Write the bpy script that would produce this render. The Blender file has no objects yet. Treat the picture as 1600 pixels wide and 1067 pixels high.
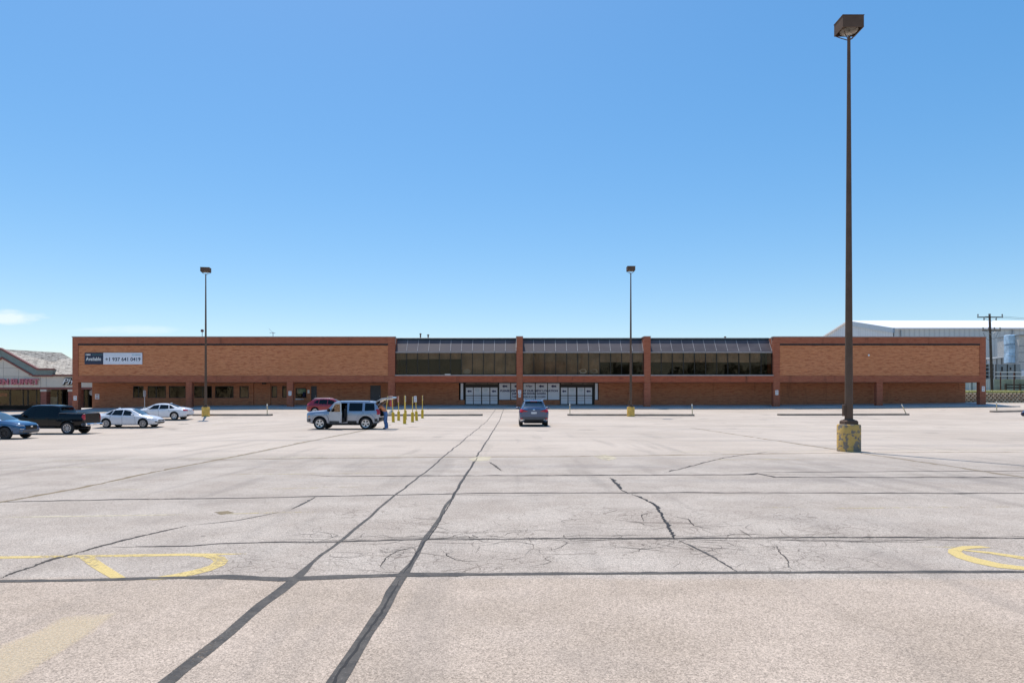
import bpy, bmesh, math, random
from mathutils import Vector, Matrix, noise as mnoise
random.seed(11)
R = math.radians
scene = bpy.context.scene
COL = scene.collection

# ------------------------------------------------------------------ camera geometry
EYE = 1.65; FPX = 1067.0; CXP = 800.0; HYP = 626.0     # eye height, focal length (px of the 1600 px photo), centre, horizon
FR = 86.75                                              # distance of the store's front plane
WL = 90.0                                               # distance of its recessed ground-floor wall

def lerp(a, b, t): return a + (b - a) * t
def sstep(a, b, x):
    t = min(1, max(0, (x - a) / (b - a))); return t * t * (3 - 2 * t)
def pw(pts, x):
    if x <= pts[0][0]: return pts[0][1]
    for (x0, y0), (x1, y1) in zip(pts, pts[1:]):
        if x <= x1: return lerp(y0, y1, (x - x0) / (x1 - x0))
    return pts[-1][1]
RAMP = [(0, 0), (50, 0), (58, .05), (65, .19), (75, .40), (84.5, .60), (90, .66), (105, 1.0), (130, 1.2), (900, 1.2)]
SIDE = [(-75, -.62), (-56, -.45), (-42, -.10), (-30, 0), (30, 0), (45, .12), (60, .28), (80, .33)]
def gz(X, D):
    r = pw(RAMP, D)
    off = pw(SIDE, X) * sstep(62, 84, D)
    dip = -.62 * sstep(-11, -25, X) * sstep(16, 36, D) * (1 - sstep(46, 67, D))
    return r + off + dip
def sw(X):
    return gz(X, 84.5) + .14            # top of the pavement at its kerb
def swz(X, D):
    return sw(X) + (min(D, 92) - 84.5) * .075
def ground(px, py):
    D = EYE * FPX / (py - HYP); X = 0
    for _ in range(30):
        X = (px - CXP) / FPX * D
        D = lerp(D, (EYE - gz(X, D)) * FPX / (py - HYP), .6)
    return X, D
def PX(px, D): return (px - CXP) * D / FPX
def PZ(py, D): return EYE + (HYP - py) * D / FPX

# ------------------------------------------------------------------ object helpers
class MB:
    def __init__(s): s.v = []; s.f = []; s.m = []; s.M = None
    def add(s, vs, fs, mi=0):
        o = len(s.v)
        for p in vs:
            p = Vector(p)
            s.v.append(s.M @ p if s.M else p)
        for f in fs: s.f.append([o + i for i in f]); s.m.append(mi)
        return s
    def box(s, x0, x1, y0, y1, z0, z1, mi=0):
        return s.add([(x0, y0, z0), (x1, y0, z0), (x1, y1, z0), (x0, y1, z0), (x0, y0, z1), (x1, y0, z1), (x1, y1, z1), (x0, y1, z1)],
                     [(3, 2, 1, 0), (4, 5, 6, 7), (0, 1, 5, 4), (1, 2, 6, 5), (2, 3, 7, 6), (3, 0, 4, 7)], mi)
    def cbox(s, x0, x1, y0, y1, z0, z1, c=.02, mi=0):      # box with chamfered vertical edges and top
        b = [(x0 + c, y0), (x1 - c, y0), (x1, y0 + c), (x1, y1 - c), (x1 - c, y1), (x0 + c, y1), (x0, y1 - c), (x0, y0 + c)]
        cx, cy = (x0 + x1) / 2, (y0 + y1) / 2
        def ins(p): return (cx + (p[0] - cx) * (1 - 2 * c / max(.001, x1 - x0)), cy + (p[1] - cy) * (1 - 2 * c / max(.001, y1 - y0)))
        vs = [(*p, z0) for p in b] + [(*p, z1 - c) for p in b] + [(*ins(p), z1) for p in b]
        fs = [tuple(range(7, -1, -1)), tuple(range(16, 24))]
        for k in range(2):
            for i in range(8):
                j = (i + 1) % 8; fs.append((k * 8 + i, k * 8 + j, k * 8 + 8 + j, k * 8 + 8 + i))
        return s.add(vs, fs, mi)
    def quad(s, a, b, c, d, mi=0): return s.add([a, b, c, d], [(0, 1, 2, 3)], mi)
    def poly(s, pts, mi=0): return s.add(pts, [tuple(range(len(pts)))], mi)
    def prism(s, pts, off, mi=0):                          # polygon pts extruded by vector off
        n = len(pts); o = Vector(off)
        vs = [Vector(p) for p in pts] + [Vector(p) + o for p in pts]
        fs = [tuple(range(n - 1, -1, -1)), tuple(range(n, 2 * n))] + [(i, (i + 1) % n, n + (i + 1) % n, n + i) for i in range(n)]
        return s.add(vs, fs, mi)
    def tube(s, p0, p1, r0, r1=None, n=10, mi=0, cap=True):
        r1 = r0 if r1 is None else r1
        p0, p1 = Vector(p0), Vector(p1); d = (p1 - p0).normalized()
        a = d.orthogonal().normalized(); b = d.cross(a)
        vs = []
        for p, r in ((p0, r0), (p1, r1)):
            for i in range(n):
                t = 2 * math.pi * i / n; vs.append(p + a * (r * math.cos(t)) + b * (r * math.sin(t)))
        fs = [(i, (i + 1) % n, n + (i + 1) % n, n + i) for i in range(n)]
        if cap: fs += [tuple(range(n - 1, -1, -1)), tuple(range(n, 2 * n))]
        return s.add(vs, fs, mi)
    def path(s, pts, r, n=6, mi=0):
        for a, b in zip(pts, pts[1:]): s.tube(a, b, r, r, n, mi)
        return s
    def lathe(s, prof, c=(0, 0, 0), axis='z', n=24, mi=0, cap=True):  # prof: (radius, height)
        vs = []; c = Vector(c)
        for r, h in prof:
            for i in range(n):
                t = 2 * math.pi * i / n; a, b = r * math.cos(t), r * math.sin(t)
                vs.append(c + (Vector((a, b, h)) if axis == 'z' else Vector((a, h, b))))
        fs = []
        for k in range(len(prof) - 1):
            for i in range(n):
                j = (i + 1) % n; fs.append((k * n + i, k * n + j, (k + 1) * n + j, (k + 1) * n + i))
        if cap and prof[0][0] > 1e-4: fs.append(tuple(range(n - 1, -1, -1)))
        if cap and prof[-1][0] > 1e-4: fs.append(tuple((len(prof) - 1) * n + i for i in range(n)))
        return s.add(vs, fs, mi)
    def mesh(s, name, mats, origin=(0, 0, 0), smooth=None):
        me = bpy.data.meshes.new(name); o = Vector(origin)
        me.from_pydata([tuple(p - o) for p in s.v], [], s.f)
        for m in (mats if isinstance(mats, (list, tuple)) else [mats]): me.materials.append(m)
        me.polygons.foreach_set('material_index', s.m)
        bm = bmesh.new(); bm.from_mesh(me)
        bmesh.ops.remove_doubles(bm, verts=bm.verts, dist=1e-5)
        bmesh.ops.recalc_face_normals(bm, faces=bm.faces)
        bm.to_mesh(me); bm.free()
        if smooth is not None: soft(me, smooth)
        me.update(); return me
    def build(s, name, mats, parent=None, smooth=None, origin=None):
        if parent is not None: origin = parent_origin(parent)
        elif origin is None: origin = (0, 0, 0)
        return link(name, s.mesh(name, mats, origin, smooth), parent, origin)
def soft(me, ang):
    me.polygons.foreach_set('use_smooth', [True] * len(me.polygons))
    me.set_sharp_from_angle(angle=R(ang))
def parent_origin(p):
    o = Vector((0, 0, 0))
    while p: o += p.location; p = p.parent
    return o
def link(name, me, parent=None, origin=(0, 0, 0)):
    ob = bpy.data.objects.new(name, me); COL.objects.link(ob)
    if parent is not None: ob.parent = parent
    else: ob.location = origin
    return ob
def thing(name, label, cat, loc=(0, 0, 0), group=None):
    o = bpy.data.objects.new(name, None); COL.objects.link(o); o.location = loc; o.empty_display_size = .3
    return tag(o, label, cat, group)
def tag(o, label, cat, group=None, kind=None):
    o['label'] = label; o['category'] = cat
    if group: o['group'] = group
    if kind: o['kind'] = kind
    return o
def structure(o, label=None, cat=None):
    o['kind'] = 'structure'
    if label: o['label'] = label
    if cat: o['category'] = cat
    return o
def dup(root, loc, label, rotz=None, parent=None):
    c = root.copy(); COL.objects.link(c)
    if parent is None:
        c.location = loc; c['label'] = label
        if rotz is not None: c.rotation_euler.z = rotz
    else: c.parent = parent
    for ch in list(root.children): dup(ch, None, None, None, c)
    return c
def text_into(mb, s, x, z, y, h, mi=0, align='LEFT', bold=0.0, shear=0.0, width=None, thick=.006):
    """lettering facing -Y: cap height h, baseline z, written into an MB as thin solid letters"""
    cu = bpy.data.curves.new('lettering', 'FONT'); cu.body = s; cu.size = h / .69; cu.offset = bold; cu.shear = shear
    cu.extrude = thick / 2; cu.resolution_u = 3
    ob = bpy.data.objects.new('lettering', cu); COL.objects.link(ob)
    dg = bpy.context.evaluated_depsgraph_get(); dg.update()
    me = bpy.data.meshes.new_from_object(ob.evaluated_get(dg))
    xs = [v.co.x for v in me.vertices]; a, b = min(xs), max(xs)
    k = (width / (b - a)) if width else 1.0
    off = {'LEFT': -a, 'CENTER': -(a + b) / 2, 'RIGHT': -b}[align]
    mb.add([(x + (v.co.x + off) * k, y - v.co.z - thick / 2, z + v.co.y) for v in me.vertices], [tuple(p.vertices) for p in me.polygons], mi)
    bpy.data.objects.remove(ob); bpy.data.curves.remove(cu); bpy.data.meshes.remove(me)

# ------------------------------------------------------------------ materials
class NT:
    def __init__(s, name):
        s.mat = bpy.data.materials.new(name); s.mat.use_nodes = True
        s.t = s.mat.node_tree; s.n = s.t.nodes; s.l = s.t.links
        s.b = s.n['Principled BSDF']; s.out = s.n['Material Output']
    def node(s, t, **kw):
        n = s.n.new(t)
        for k, v in kw.items():
            if k[0] == '_': setattr(n, k[1:], v)
        for k, v in kw.items():
            if k[0] != '_':
                k2 = k.replace('__', ' ')
                s.put(n.inputs[int(k[1:]) if k[0] == 'i' and k[1:].isdigit() else k2], v)
        return n
    def put(s, sock, v):
        if hasattr(v, 'links') and hasattr(v, 'is_output'): s.l.new(v, sock)
        else:
            if sock.type == 'RGBA' and len(v) == 3: v = (*v, 1)
            sock.default_value = v
    def coord(s): return s.node('ShaderNodeTexCoord').outputs['Object']
    def xyz(s, v):
        n = s.node('ShaderNodeSeparateXYZ', i0=v); return n.outputs[0], n.outputs[1], n.outputs[2]
    def vec(s, x, y, z): return s.node('ShaderNodeCombineXYZ', i0=x, i1=y, i2=z).outputs[0]
    def math(s, op, a, b=0.0, c=0.0, clamp=False):
        n = s.node('ShaderNodeMath', _operation=op, _use_clamp=clamp, i0=a, i1=b)
        if op in ('MULTIPLY_ADD',): s.put(n.inputs[2], c)
        return n.outputs[0]
    def scale(s, v, sc):
        return s.node('ShaderNodeVectorMath', _operation='MULTIPLY', i0=v, i1=sc).outputs[0]
    def noise(s, v, sc, detail=3.0, rough=.55, dist=0.0, out='Fac'):
        return s.node('ShaderNodeTexNoise', Vector=v, Scale=sc, Detail=detail, Roughness=rough, Distortion=dist).outputs[out]
    def ramp(s, f, a, b, lo=0.0, hi=1.0, smooth=True):
        return s.node('ShaderNodeMapRange', _interpolation_type='SMOOTHSTEP' if smooth else 'LINEAR', i0=f, i1=a, i2=b, i3=lo, i4=hi).outputs[0]
    def mix(s, f, a, b, mode='MIX'):
        n = s.node('ShaderNodeMix', _data_type='RGBA', _blend_type=mode)
        s.put(n.inputs[0], f); s.put(n.inputs[6], a); s.put(n.inputs[7], b); return n.outputs[2]
    def bump(s, h, st=.3, d=.02):
        s.l.new(s.node('ShaderNodeBump', Strength=st, Distance=d, Height=h).outputs[0], s.b.inputs['Normal'])
    def set(s, **kw):
        for k, v in kw.items(): s.put(s.b.inputs[k.replace('_', ' ')], v)
        return s

def plain(name, col, rough=.6, metal=0.0, var=.12, sc=3.0, spec=.5, coat=0.0, fine=None):
    m = NT(name); co = m.coord()
    f = m.noise(co, sc, 4.0)
    c = m.mix(m.ramp(f, .3, .7), [x * (1 - var) for x in col], [min(1, x * (1 + var)) for x in col])
    if fine:
        g = m.noise(co, fine, 2.0); c = m.mix(m.ramp(g, .35, .65, 0, .5), c, [x * .72 for x in col])
    m.set(Base_Color=c, Roughness=rough, Metallic=metal, Specular_IOR_Level=spec, Coat_Weight=coat, Coat_Roughness=.05)
    return m.mat

def brick(name, c1, c2, c3, mortar, bw=.30, bh=.10, soot=0.0):
    m = NT(name); co = m.coord(); x, y, z = m.xyz(co)
    u = m.math('ADD', x, y); v = m.vec(u, z, 0.0)
    b = m.node('ShaderNodeTexBrick', Vector=v, Scale=1.0, Color1=c1, Color2=c2, Mortar=mortar)
    b.inputs['Mortar Size'].default_value = .011; b.inputs['Brick Width'].default_value = bw; b.inputs['Row Height'].default_value = bh
    b.inputs['Bias'].default_value = 0.0; b.inputs['Mortar Smooth'].default_value = .2
    st = m.noise(m.scale(v, (1.1, 5.5, 1)), 1.0, 5.0, .65)
    c = m.mix(m.ramp(st, .46, .66, 0, .85), b.outputs['Color'], c3)
    st2 = m.noise(m.scale(v, (.55, 2.6, 1)), 1.0, 5.0, .7)
    c = m.mix(m.ramp(st2, .56, .72, 0, .45), c, [min(1, k * 1.18) for k in c1])
    big = m.noise(m.scale(v, (.12, .22, 1)), 1.0, 3.0)
    c = m.mix(m.ramp(big, .35, .7, 0, .35), c, [k * .72 for k in c1])
    if soot:      # old run-off streaks on the brick
        s2 = m.noise(m.scale(v, (.9, .12, 1)), 1.0, 4.0, .7)
        c = m.mix(m.ramp(s2, .55, .75, 0, soot), c, (.03, .022, .02))
    m.set(Base_Color=c, Roughness=.88, Specular_IOR_Level=.25)
    m.bump(b.outputs['Fac'], .25, -.01)
    return m.mat

M = {}
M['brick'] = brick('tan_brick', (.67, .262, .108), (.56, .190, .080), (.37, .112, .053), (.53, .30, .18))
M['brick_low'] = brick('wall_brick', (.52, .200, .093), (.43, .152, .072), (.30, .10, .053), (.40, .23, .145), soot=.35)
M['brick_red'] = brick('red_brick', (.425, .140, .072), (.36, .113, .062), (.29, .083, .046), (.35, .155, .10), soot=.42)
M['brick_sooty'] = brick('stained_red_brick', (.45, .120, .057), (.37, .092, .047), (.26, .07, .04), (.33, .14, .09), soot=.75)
M['brick_mall'] = brick('mall_brick', (.36, .12, .08), (.30, .09, .06), (.22, .075, .06), (.3, .18, .14))
M['teal'] = plain('dark_teal_metal', (.010, .034, .040), .9, spec=.05)
M['coping'] = plain('grey_coping', (.33, .30, .29), .5, .3)
M['concrete'] = plain('concrete', (.40, .38, .35), .9, sc=.8, var=.16, fine=40)
M['kerb'] = plain('kerb_concrete', (.25, .21, .175), .95, sc=1.2, var=.25, fine=30, spec=.2)
M['sidewalk'] = plain('pavement_concrete', (.52, .49, .46), .92, sc=.35, var=.2, fine=25)
M['bronze'] = plain('bronze_paint', (.128, .084, .060), .75, 0, var=.12, sc=2, spec=.12)
M['dark_frame'] = plain('dark_bronze_frame', (.018, .015, .013), .4, .3)
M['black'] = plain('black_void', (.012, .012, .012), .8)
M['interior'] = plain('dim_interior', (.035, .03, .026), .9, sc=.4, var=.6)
M['blind_or_reflection'] = plain('brown_blind_or_reflection', (.37, .29, .235), .85, sc=.6, var=.25)  # also colours the clerestory sheets that stand in for reflections
M['blind_or_reflection2'] = plain('grey_sheet', (.60, .585, .57), .8, sc=1.4, var=.3)
M['poster'] = plain('white_vinyl', (.72, .74, .80), .35, var=.03, sc=.7)
M['navy'] = plain('navy_print', (.018, .02, .10), .4)
M['banner_navy'] = plain('banner_navy', (.012, .022, .055), .4)
M['banner_white'] = plain('banner_white', (.70, .72, .78), .4, var=.03)
M['teal_print'] = plain('teal_print', (.05, .16, .16), .5)
M['pale_print'] = plain('pale_blue_print', (.42, .55, .62), .5)
M['white'] = plain('white_paint', (.78, .78, .76), .45, var=.05)
M['red_print'] = plain('red_paint', (.50, .02, .03), .4)
M['blue_print'] = plain('blue_print', (.03, .07, .35), .4)
M['sign_blue'] = plain('faded_sign_blue', (.16, .22, .42), .5)
M['pink'] = plain('faded_pink_paint', (.62, .33, .25), .6)
M['yellow'] = plain('yellow_paint', (.78, .50, .03), .7, sc=2.5, var=.2, fine=18)
M['lamp_yellow'] = plain('lamp_base_yellow', (.80, .48, .10), .75, sc=3, var=.25, fine=14)
M['yellow_pole'] = plain('yellow_pole_paint', (.72, .50, .08), .5, sc=3, var=.15)
M['stake'] = plain('stake_paint', (.62, .52, .30), .6, sc=6, var=.3)
M['cream'] = plain('cream_stucco', (.66, .60, .51), .9, sc=.5, var=.08, fine=30)
M['mall_red'] = plain('mall_red_trim', (.20, .058, .045), .5)
M['mall_teal'] = plain('mall_teal_band', (.14, .20, .205), .55)
M['sign_pink'] = plain('pink_channel_letter', (.50, .14, .17), .4)
M['metal_white'] = plain('white_roof_sheet', (.84, .84, .85), .5, .0, var=.03)
M['wood'] = plain('weathered_wood', (.085, .06, .045), .85, sc=5, var=.35, fine=40)
M['insul'] = plain('grey_porcelain', (.15, .13, .13), .35)
M['steel'] = plain('galvanised_steel', (.42, .43, .45), .45, .6)
M['rust'] = plain('rusty_post', (.13, .045, .03), .8, var=.3, sc=6)
M['green_wall'] = plain('mossy_concrete', (.33, .36, .27), .95, sc=.7, var=.3)
M['grey_box'] = plain('grey_steel_panel', (.24, .26, .27), .55, .2, sc=.6)
M['blue_tarp'] = plain('pale_blue_wrap', (.46, .62, .76), .35, sc=.8, var=.3)
M['grey_shed'] = plain('grey_shed', (.52, .50, .47), .7)
M['block'] = plain('split_face_block', (.62, .46, .31), .95, sc=2.4, var=.3, fine=20)
M['grassm'] = plain('grass_bank', (.25, .24, .075), .95, sc=1.5, var=.4, fine=15)
M['soil'] = plain('dry_soil', (.34, .29, .22), .95, sc=.7, var=.2, fine=12)
M['door_grey'] = plain('dark_door_paint', (.045, .045, .05), .5)
M['tyre'] = plain('tyre_rubber', (.018, .018, .019), .75, var=.2)
M['alloy'] = plain('silver_alloy', (.62, .62, .64), .28, .85, var=.04)
M['alloy_dark'] = plain('dark_alloy', (.05, .05, .055), .35, .7)
M['cladding'] = plain('black_plastic', (.028, .028, .03), .6)
M['grey_clad'] = plain('grey_bumper_plastic', (.085, .085, .09), .55)
M['chrome'] = plain('chrome_trim', (.75, .75, .77), .12, 1.0, var=.02)
M['plate'] = plain('licence_plate', (.62, .64, .66), .4)
M['amber'] = plain('amber_lens', (.55, .2, .03), .15)
M['skin'] = plain('skin', (.50, .27, .18), .5, var=.08, sc=8)
M['hair'] = plain('dark_hair', (.022, .014, .01), .6)
M['shirt'] = plain('faded_orange_shirt', (.66, .25, .12), .85, var=.2, sc=9)
M['jeans'] = plain('blue_denim', (.10, .18, .36), .85, var=.3, sc=8)
M['shoe'] = plain('dark_shoe', (.05, .05, .055), .7)

def glossy(name, col, rough=.06, spec=.6):
    m = NT(name); m.set(Base_Color=col, Roughness=rough, Specular_IOR_Level=spec, IOR=1.55)
    return m.mat
M['carglass'] = glossy('tinted_car_glass', (.006, .008, .009), .03, .28)
M['screen'] = glossy('car_windscreen', (.045, .085, .115), .03, .9)  # blue base paints in the sky reflected by the sloped panes
M['headlamp'] = glossy('clear_lamp_lens', (.30, .31, .33), .05, .8)
M['red_lens'] = glossy('red_lamp_lens', (.48, .012, .015), .08, .6)
M['gloss_black'] = glossy('gloss_black_trim', (.007, .007, .008), .2, .2)

def paint(name, col, metal=.0, coat=1.0):
    m = NT(name); co = m.coord(); f = m.noise(co, 2.5, 3.0)
    c = m.mix(m.ramp(f, .3, .7), [k * .95 for k in col], col)
    x, y, z = m.xyz(co)                                    # road dust low on the body
    d = m.math('MULTIPLY', m.ramp(z, .62, .15), m.ramp(m.noise(co, 5.0, 4.0), .3, .7, .03, .25))
    c = m.mix(d, c, (.22, .18, .15) if sum(col) > .05 else (.05, .042, .036))
    m.set(Base_Color=c, Metallic=metal, Roughness=m.math('ADD', .25, m.math('MULTIPLY', d, .5)), Coat_Weight=coat, Coat_Roughness=.04, Specular_IOR_Level=.5 if coat == 1 else .15)
    return m.mat

def glass(name, tint, refl=1.0):
    m = NT(name); m.n.remove(m.b)
    tr = m.node('ShaderNodeBsdfTransparent', Color=tint)
    co = m.coord(); nz = m.noise(co, .55, 2.0)            # old panes are never flat
    bp = m.node('ShaderNodeBump', Strength=.05, Distance=.25, Height=nz).outputs[0]
    gl = m.node('ShaderNodeBsdfGlossy', Color=(.84, .70, .58), Roughness=.02, Normal=bp)
    fr = m.node('ShaderNodeFresnel', IOR=1.6, Normal=bp).outputs[0]
    mx = m.node('ShaderNodeMixShader', i0=m.math('MULTIPLY', fr, refl, clamp=True), i1=tr.outputs[0], i2=gl.outputs[0])
    m.l.new(mx.outputs[0], m.out.inputs[0]); return m.mat
M['glass'] = glass('window_glass', (.80, .75, .68), .42)
M['lens'] = glass('lamp_lens_glass', (.85, .85, .8), 1.3)

# --- asphalt: three ages of paving, aggregate speckle, alligator cracking, oil stains
def asphalt():
    m = NT('weathered_asphalt'); co = m.coord(); x, y, z = m.xyz(co)
    wob = m.math('MULTIPLY', m.math('SUBTRACT', m.noise(co, .7, 3.0), .5), .25)
    yy = m.math('ADD', y, wob)
    big = m.noise(co, .11, 4.0, .6); mid = m.noise(co, .8, 4.0, .6)
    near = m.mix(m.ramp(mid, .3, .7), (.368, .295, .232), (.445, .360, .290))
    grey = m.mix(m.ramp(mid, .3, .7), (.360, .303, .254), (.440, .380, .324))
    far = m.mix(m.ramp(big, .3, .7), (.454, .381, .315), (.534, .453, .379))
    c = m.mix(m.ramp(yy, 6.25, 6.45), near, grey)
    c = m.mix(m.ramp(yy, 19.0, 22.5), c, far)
    lane = m.noise(m.scale(co, (.035, .55, 1)), 1.0, 4.0, .6)       # streaks along the parking aisles
    c = m.mix(m.math('MULTIPLY', m.ramp(lane, .5, .72, 0, .42), m.ramp(y, 9.0, 16.0)), c, (.25, .228, .215))
    # aggregate
    v1 = m.node('ShaderNodeTexVoronoi', Vector=co, Scale=140.0, Randomness=1.0)
    g, _, _ = m.xyz(v1.outputs['Color'])
    v2 = m.noise(co, 60.0, 3.0, .8)
    v4 = m.node('ShaderNodeTexVoronoi', Vector=co, Scale=62.0, Randomness=1.0); g4, _, _ = m.xyz(v4.outputs['Color'])
    sp = m.math('ADD', m.math('ADD', m.math('MULTIPLY', g, .52), m.math('MULTIPLY', g4, .22)), m.math('MULTIPLY', v2, .75))
    amt = m.ramp(y, 30.0, 5.0, .35, 1.0)
    spk = m.ramp(sp, .36, 1.10, .50, 1.60, smooth=False)
    spk = m.math('ADD', 1.0, m.math('MULTIPLY', m.math('SUBTRACT', spk, 1.0), amt))
    c = m.mix(1.0, c, m.vec(spk, spk, spk), 'MULTIPLY')
    pit = m.noise(co, 17.0, 5.0, .7)
    c = m.mix(m.ramp(pit, .60, .74, 0, .42), c, (.13, .115, .105))
    tr = m.noise(m.scale(co, (1.3, .10, 1)), 1.0, 3.0, .55)                 # tyre-darkened wheel tracks
    c = m.mix(m.math('MULTIPLY', m.ramp(tr, .52, .70, 0, .30), m.ramp(y, 40.0, 25.0)), c, (.20, .175, .155))
    blot = m.noise(co, .33, 5.0, .65)
    c = m.mix(m.ramp(blot, .50, .72, 0, .30), c, (.24, .205, .18))
    # hairline cracking in the worn middle lane
    wx = m.noise(co, 1.6, 4.0, out='Color')
    wv = m.node('ShaderNodeVectorMath', _operation='ADD', i0=co, i1=m.scale(wx, (.5, .38, 0))).outputs[0]
    ve = m.node('ShaderNodeTexVoronoi', _feature='DISTANCE_TO_EDGE', Vector=m.scale(wv, (1.5, 2.3, 0.0)), Scale=1.0)
    ve2 = m.node('ShaderNodeTexVoronoi', _feature='DISTANCE_TO_EDGE', Vector=m.scale(wv, (4.6, 6.2, 0.0)), Scale=1.0)
    ck = m.ramp(ve.outputs['Distance'], .004, .015, 1, 0)
    ck2 = m.ramp(ve2.outputs['Distance'], .010, .036, .9, 0)
    patch = m.noise(co, .55, 3.0)
    zone = m.math('MULTIPLY', m.ramp(yy, 6.4, 6.6), m.ramp(yy, 12.5, 9.5))
    zone = m.math('MULTIPLY', zone, m.math('MULTIPLY', m.ramp(x, -4.6, -2.0), m.ramp(x, 6.8, 3.6)))
    z2 = m.math('MULTIPLY', m.ramp(yy, 6.4, 6.6), m.ramp(yy, 21, 16))
    a1 = m.math('MULTIPLY', ck, m.math('MAXIMUM', m.math('MULTIPLY', zone, m.ramp(patch, .32, .48)), m.math('MULTIPLY', z2, m.ramp(patch, .55, .66, 0, .6))))
    a2 = m.math('MULTIPLY', ck2, m.math('MULTIPLY', zone, m.ramp(patch, .47, .62)))
    c = m.mix(m.math('MULTIPLY', m.math('MAXIMUM', m.math('MULTIPLY', a1, .55), a2), .75), c, (.085, .062, .048))
    # oil drips
    vo = m.node('ShaderNodeTexVoronoi', Vector=m.scale(co, (.20, .40, 0)), Scale=1.0, Randomness=1.0)
    oil = m.math('MULTIPLY', m.ramp(m.math('ADD', vo.outputs['Distance'], m.math('MULTIPLY', m.noise(co, 2.0, 4.0), .16)), .21, .13), m.ramp(y, 24.0, 38.0, .0, .8))
    c = m.mix(oil, c, (.10, .09, .085))
    spot = m.node('ShaderNodeTexVoronoi', Vector=co, Scale=.9)
    c = m.mix(m.math('MULTIPLY', m.ramp(spot.outputs['Distance'], .030, .018), .55), c, (.06, .055, .05))
    m.set(Base_Color=c, Roughness=.93, Specular_IOR_Level=.22)
    m.bump(m.math('ADD', g, v2), .35, .006)
    return m.mat
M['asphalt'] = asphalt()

def sealant(name):
    m = NT(name); co = m.coord(); n = m.noise(co, 6.0, 5.0, .7); g = m.noise(co, 55.0, 3.0); b_ = m.noise(co, .8, 3.0)
    c = m.mix(m.ramp(n, .35, .7), (.060, .054, .049), (.130, .117, .105))
    c = m.mix(m.ramp(g, .58, .74, 0, .6), c, (.27, .24, .21))                 # grit trodden into the tar
    f = m.math('ADD', m.math('MULTIPLY', m.noise(co, 16.0, 5.0, .75), .7), m.math('MULTIPLY', b_, .3))
    m.set(Base_Color=c, Roughness=m.ramp(n, .3, .7, .6, .9), Specular_IOR_Level=.18, Alpha=m.ramp(f, .54, .68, 1, .12))
    m.bump(m.math('ADD', n, g), .4, .006)
    return m.mat
def worn(name, col, lo=.38, hi=.58, sc=9.0, rough=.8, cover=1.0, big=.9):
    """paint or sealant worn through in patches to the asphalt below it"""
    m = NT(name); co = m.coord()
    f = m.math('ADD', m.math('MULTIPLY', m.noise(co, sc, 5.0, .75), .6), m.math('MULTIPLY', m.noise(co, big, 3.0), .4))
    g = m.noise(co, 60.0, 2.0)
    m.set(Base_Color=m.mix(m.ramp(g, .3, .7), [k * .82 for k in col], [min(1, k * 1.12) for k in col]), Roughness=rough, Specular_IOR_Level=.3,
          Alpha=m.ramp(f, lo, hi, cover, 0))
    return m.mat
M['line_yellow'] = worn('worn_yellow_marking', (.66, .50, .20), .50, .63, sc=16, cover=.93)
M['line_faded'] = worn('faded_yellow_marking', (.62, .52, .30), .40, .56, cover=.75)
M['line_pale'] = worn('faded_pale_marking', (.64, .56, .40), .44, .6, cover=.8)
M['stain_y'] = worn('beige_stain', (.80, .66, .46), .44, .74, sc=26.0, cover=.22)
M['stain_y2'] = worn('sandy_patch', (.60, .52, .37), .46, .62, sc=5.0, cover=.85)
M['seal'] = sealant('crack_sealant')
M['seal_dark'] = worn('open_joint', (.03, .028, .028), .56, .7, sc=10, rough=.8)
M['seal_thin'] = worn('old_crack', (.065, .055, .048), .52, .66, sc=12, rough=.9, cover=.95)
M['dirt_crack'] = worn('dirt_filled_crack', (.25, .19, .11), .48, .62, sc=10, cover=.9)
M['crack_pale'] = worn('pale_sealed_crack', (.45, .40, .33), .46, .6, sc=10, cover=.8)

def peeling():
    m = NT('peeling_yellow_concrete'); co = m.coord()
    f = m.math('ADD', m.math('MULTIPLY', m.noise(co, 6.5, 6.0, .62), .75), m.math('MULTIPLY', m.noise(co, 2.0, 2.0), .3))
    k = m.ramp(f, .522, .548)
    c = m.mix(k, m.mix(m.noise(co, 14.0, 4.0), (.54, .32, .07), (.66, .43, .15)), m.mix(m.noise(co, 9.0, 4.0), (.13, .10, .075), (.34, .28, .21)))
    m.set(Base_Color=c, Roughness=.85); m.bump(k, .6, -.01); return m.mat
M['peel'] = peeling()

def shingle():
    m = NT('mottled_shingles'); co = m.coord(); x, y, z = m.xyz(co)
    v = m.vec(m.math('ADD', x, m.math('MULTIPLY', y, .6)), m.math('MULTIPLY', z, 2.0), 0.0)
    b = m.node('ShaderNodeTexBrick', Vector=v, Scale=1.0, Color1=(.62, .56, .47), Color2=(.46, .40, .33), Mortar=(.16, .14, .12))
    b.inputs['Brick Width'].default_value = .9; b.inputs['Row Height'].default_value = .28; b.inputs['Mortar Size'].default_value = .02
    n = m.noise(m.scale(v, (1.3, 4.5, 1)), 1.0, 5.0, .75)
    c = m.mix(m.ramp(n, .49, .58, 0, .9), b.outputs['Color'], (.13, .11, .095))
    m.set(Base_Color=c, Roughness=.95); return m.mat
M['shingle'] = shingle()

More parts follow.
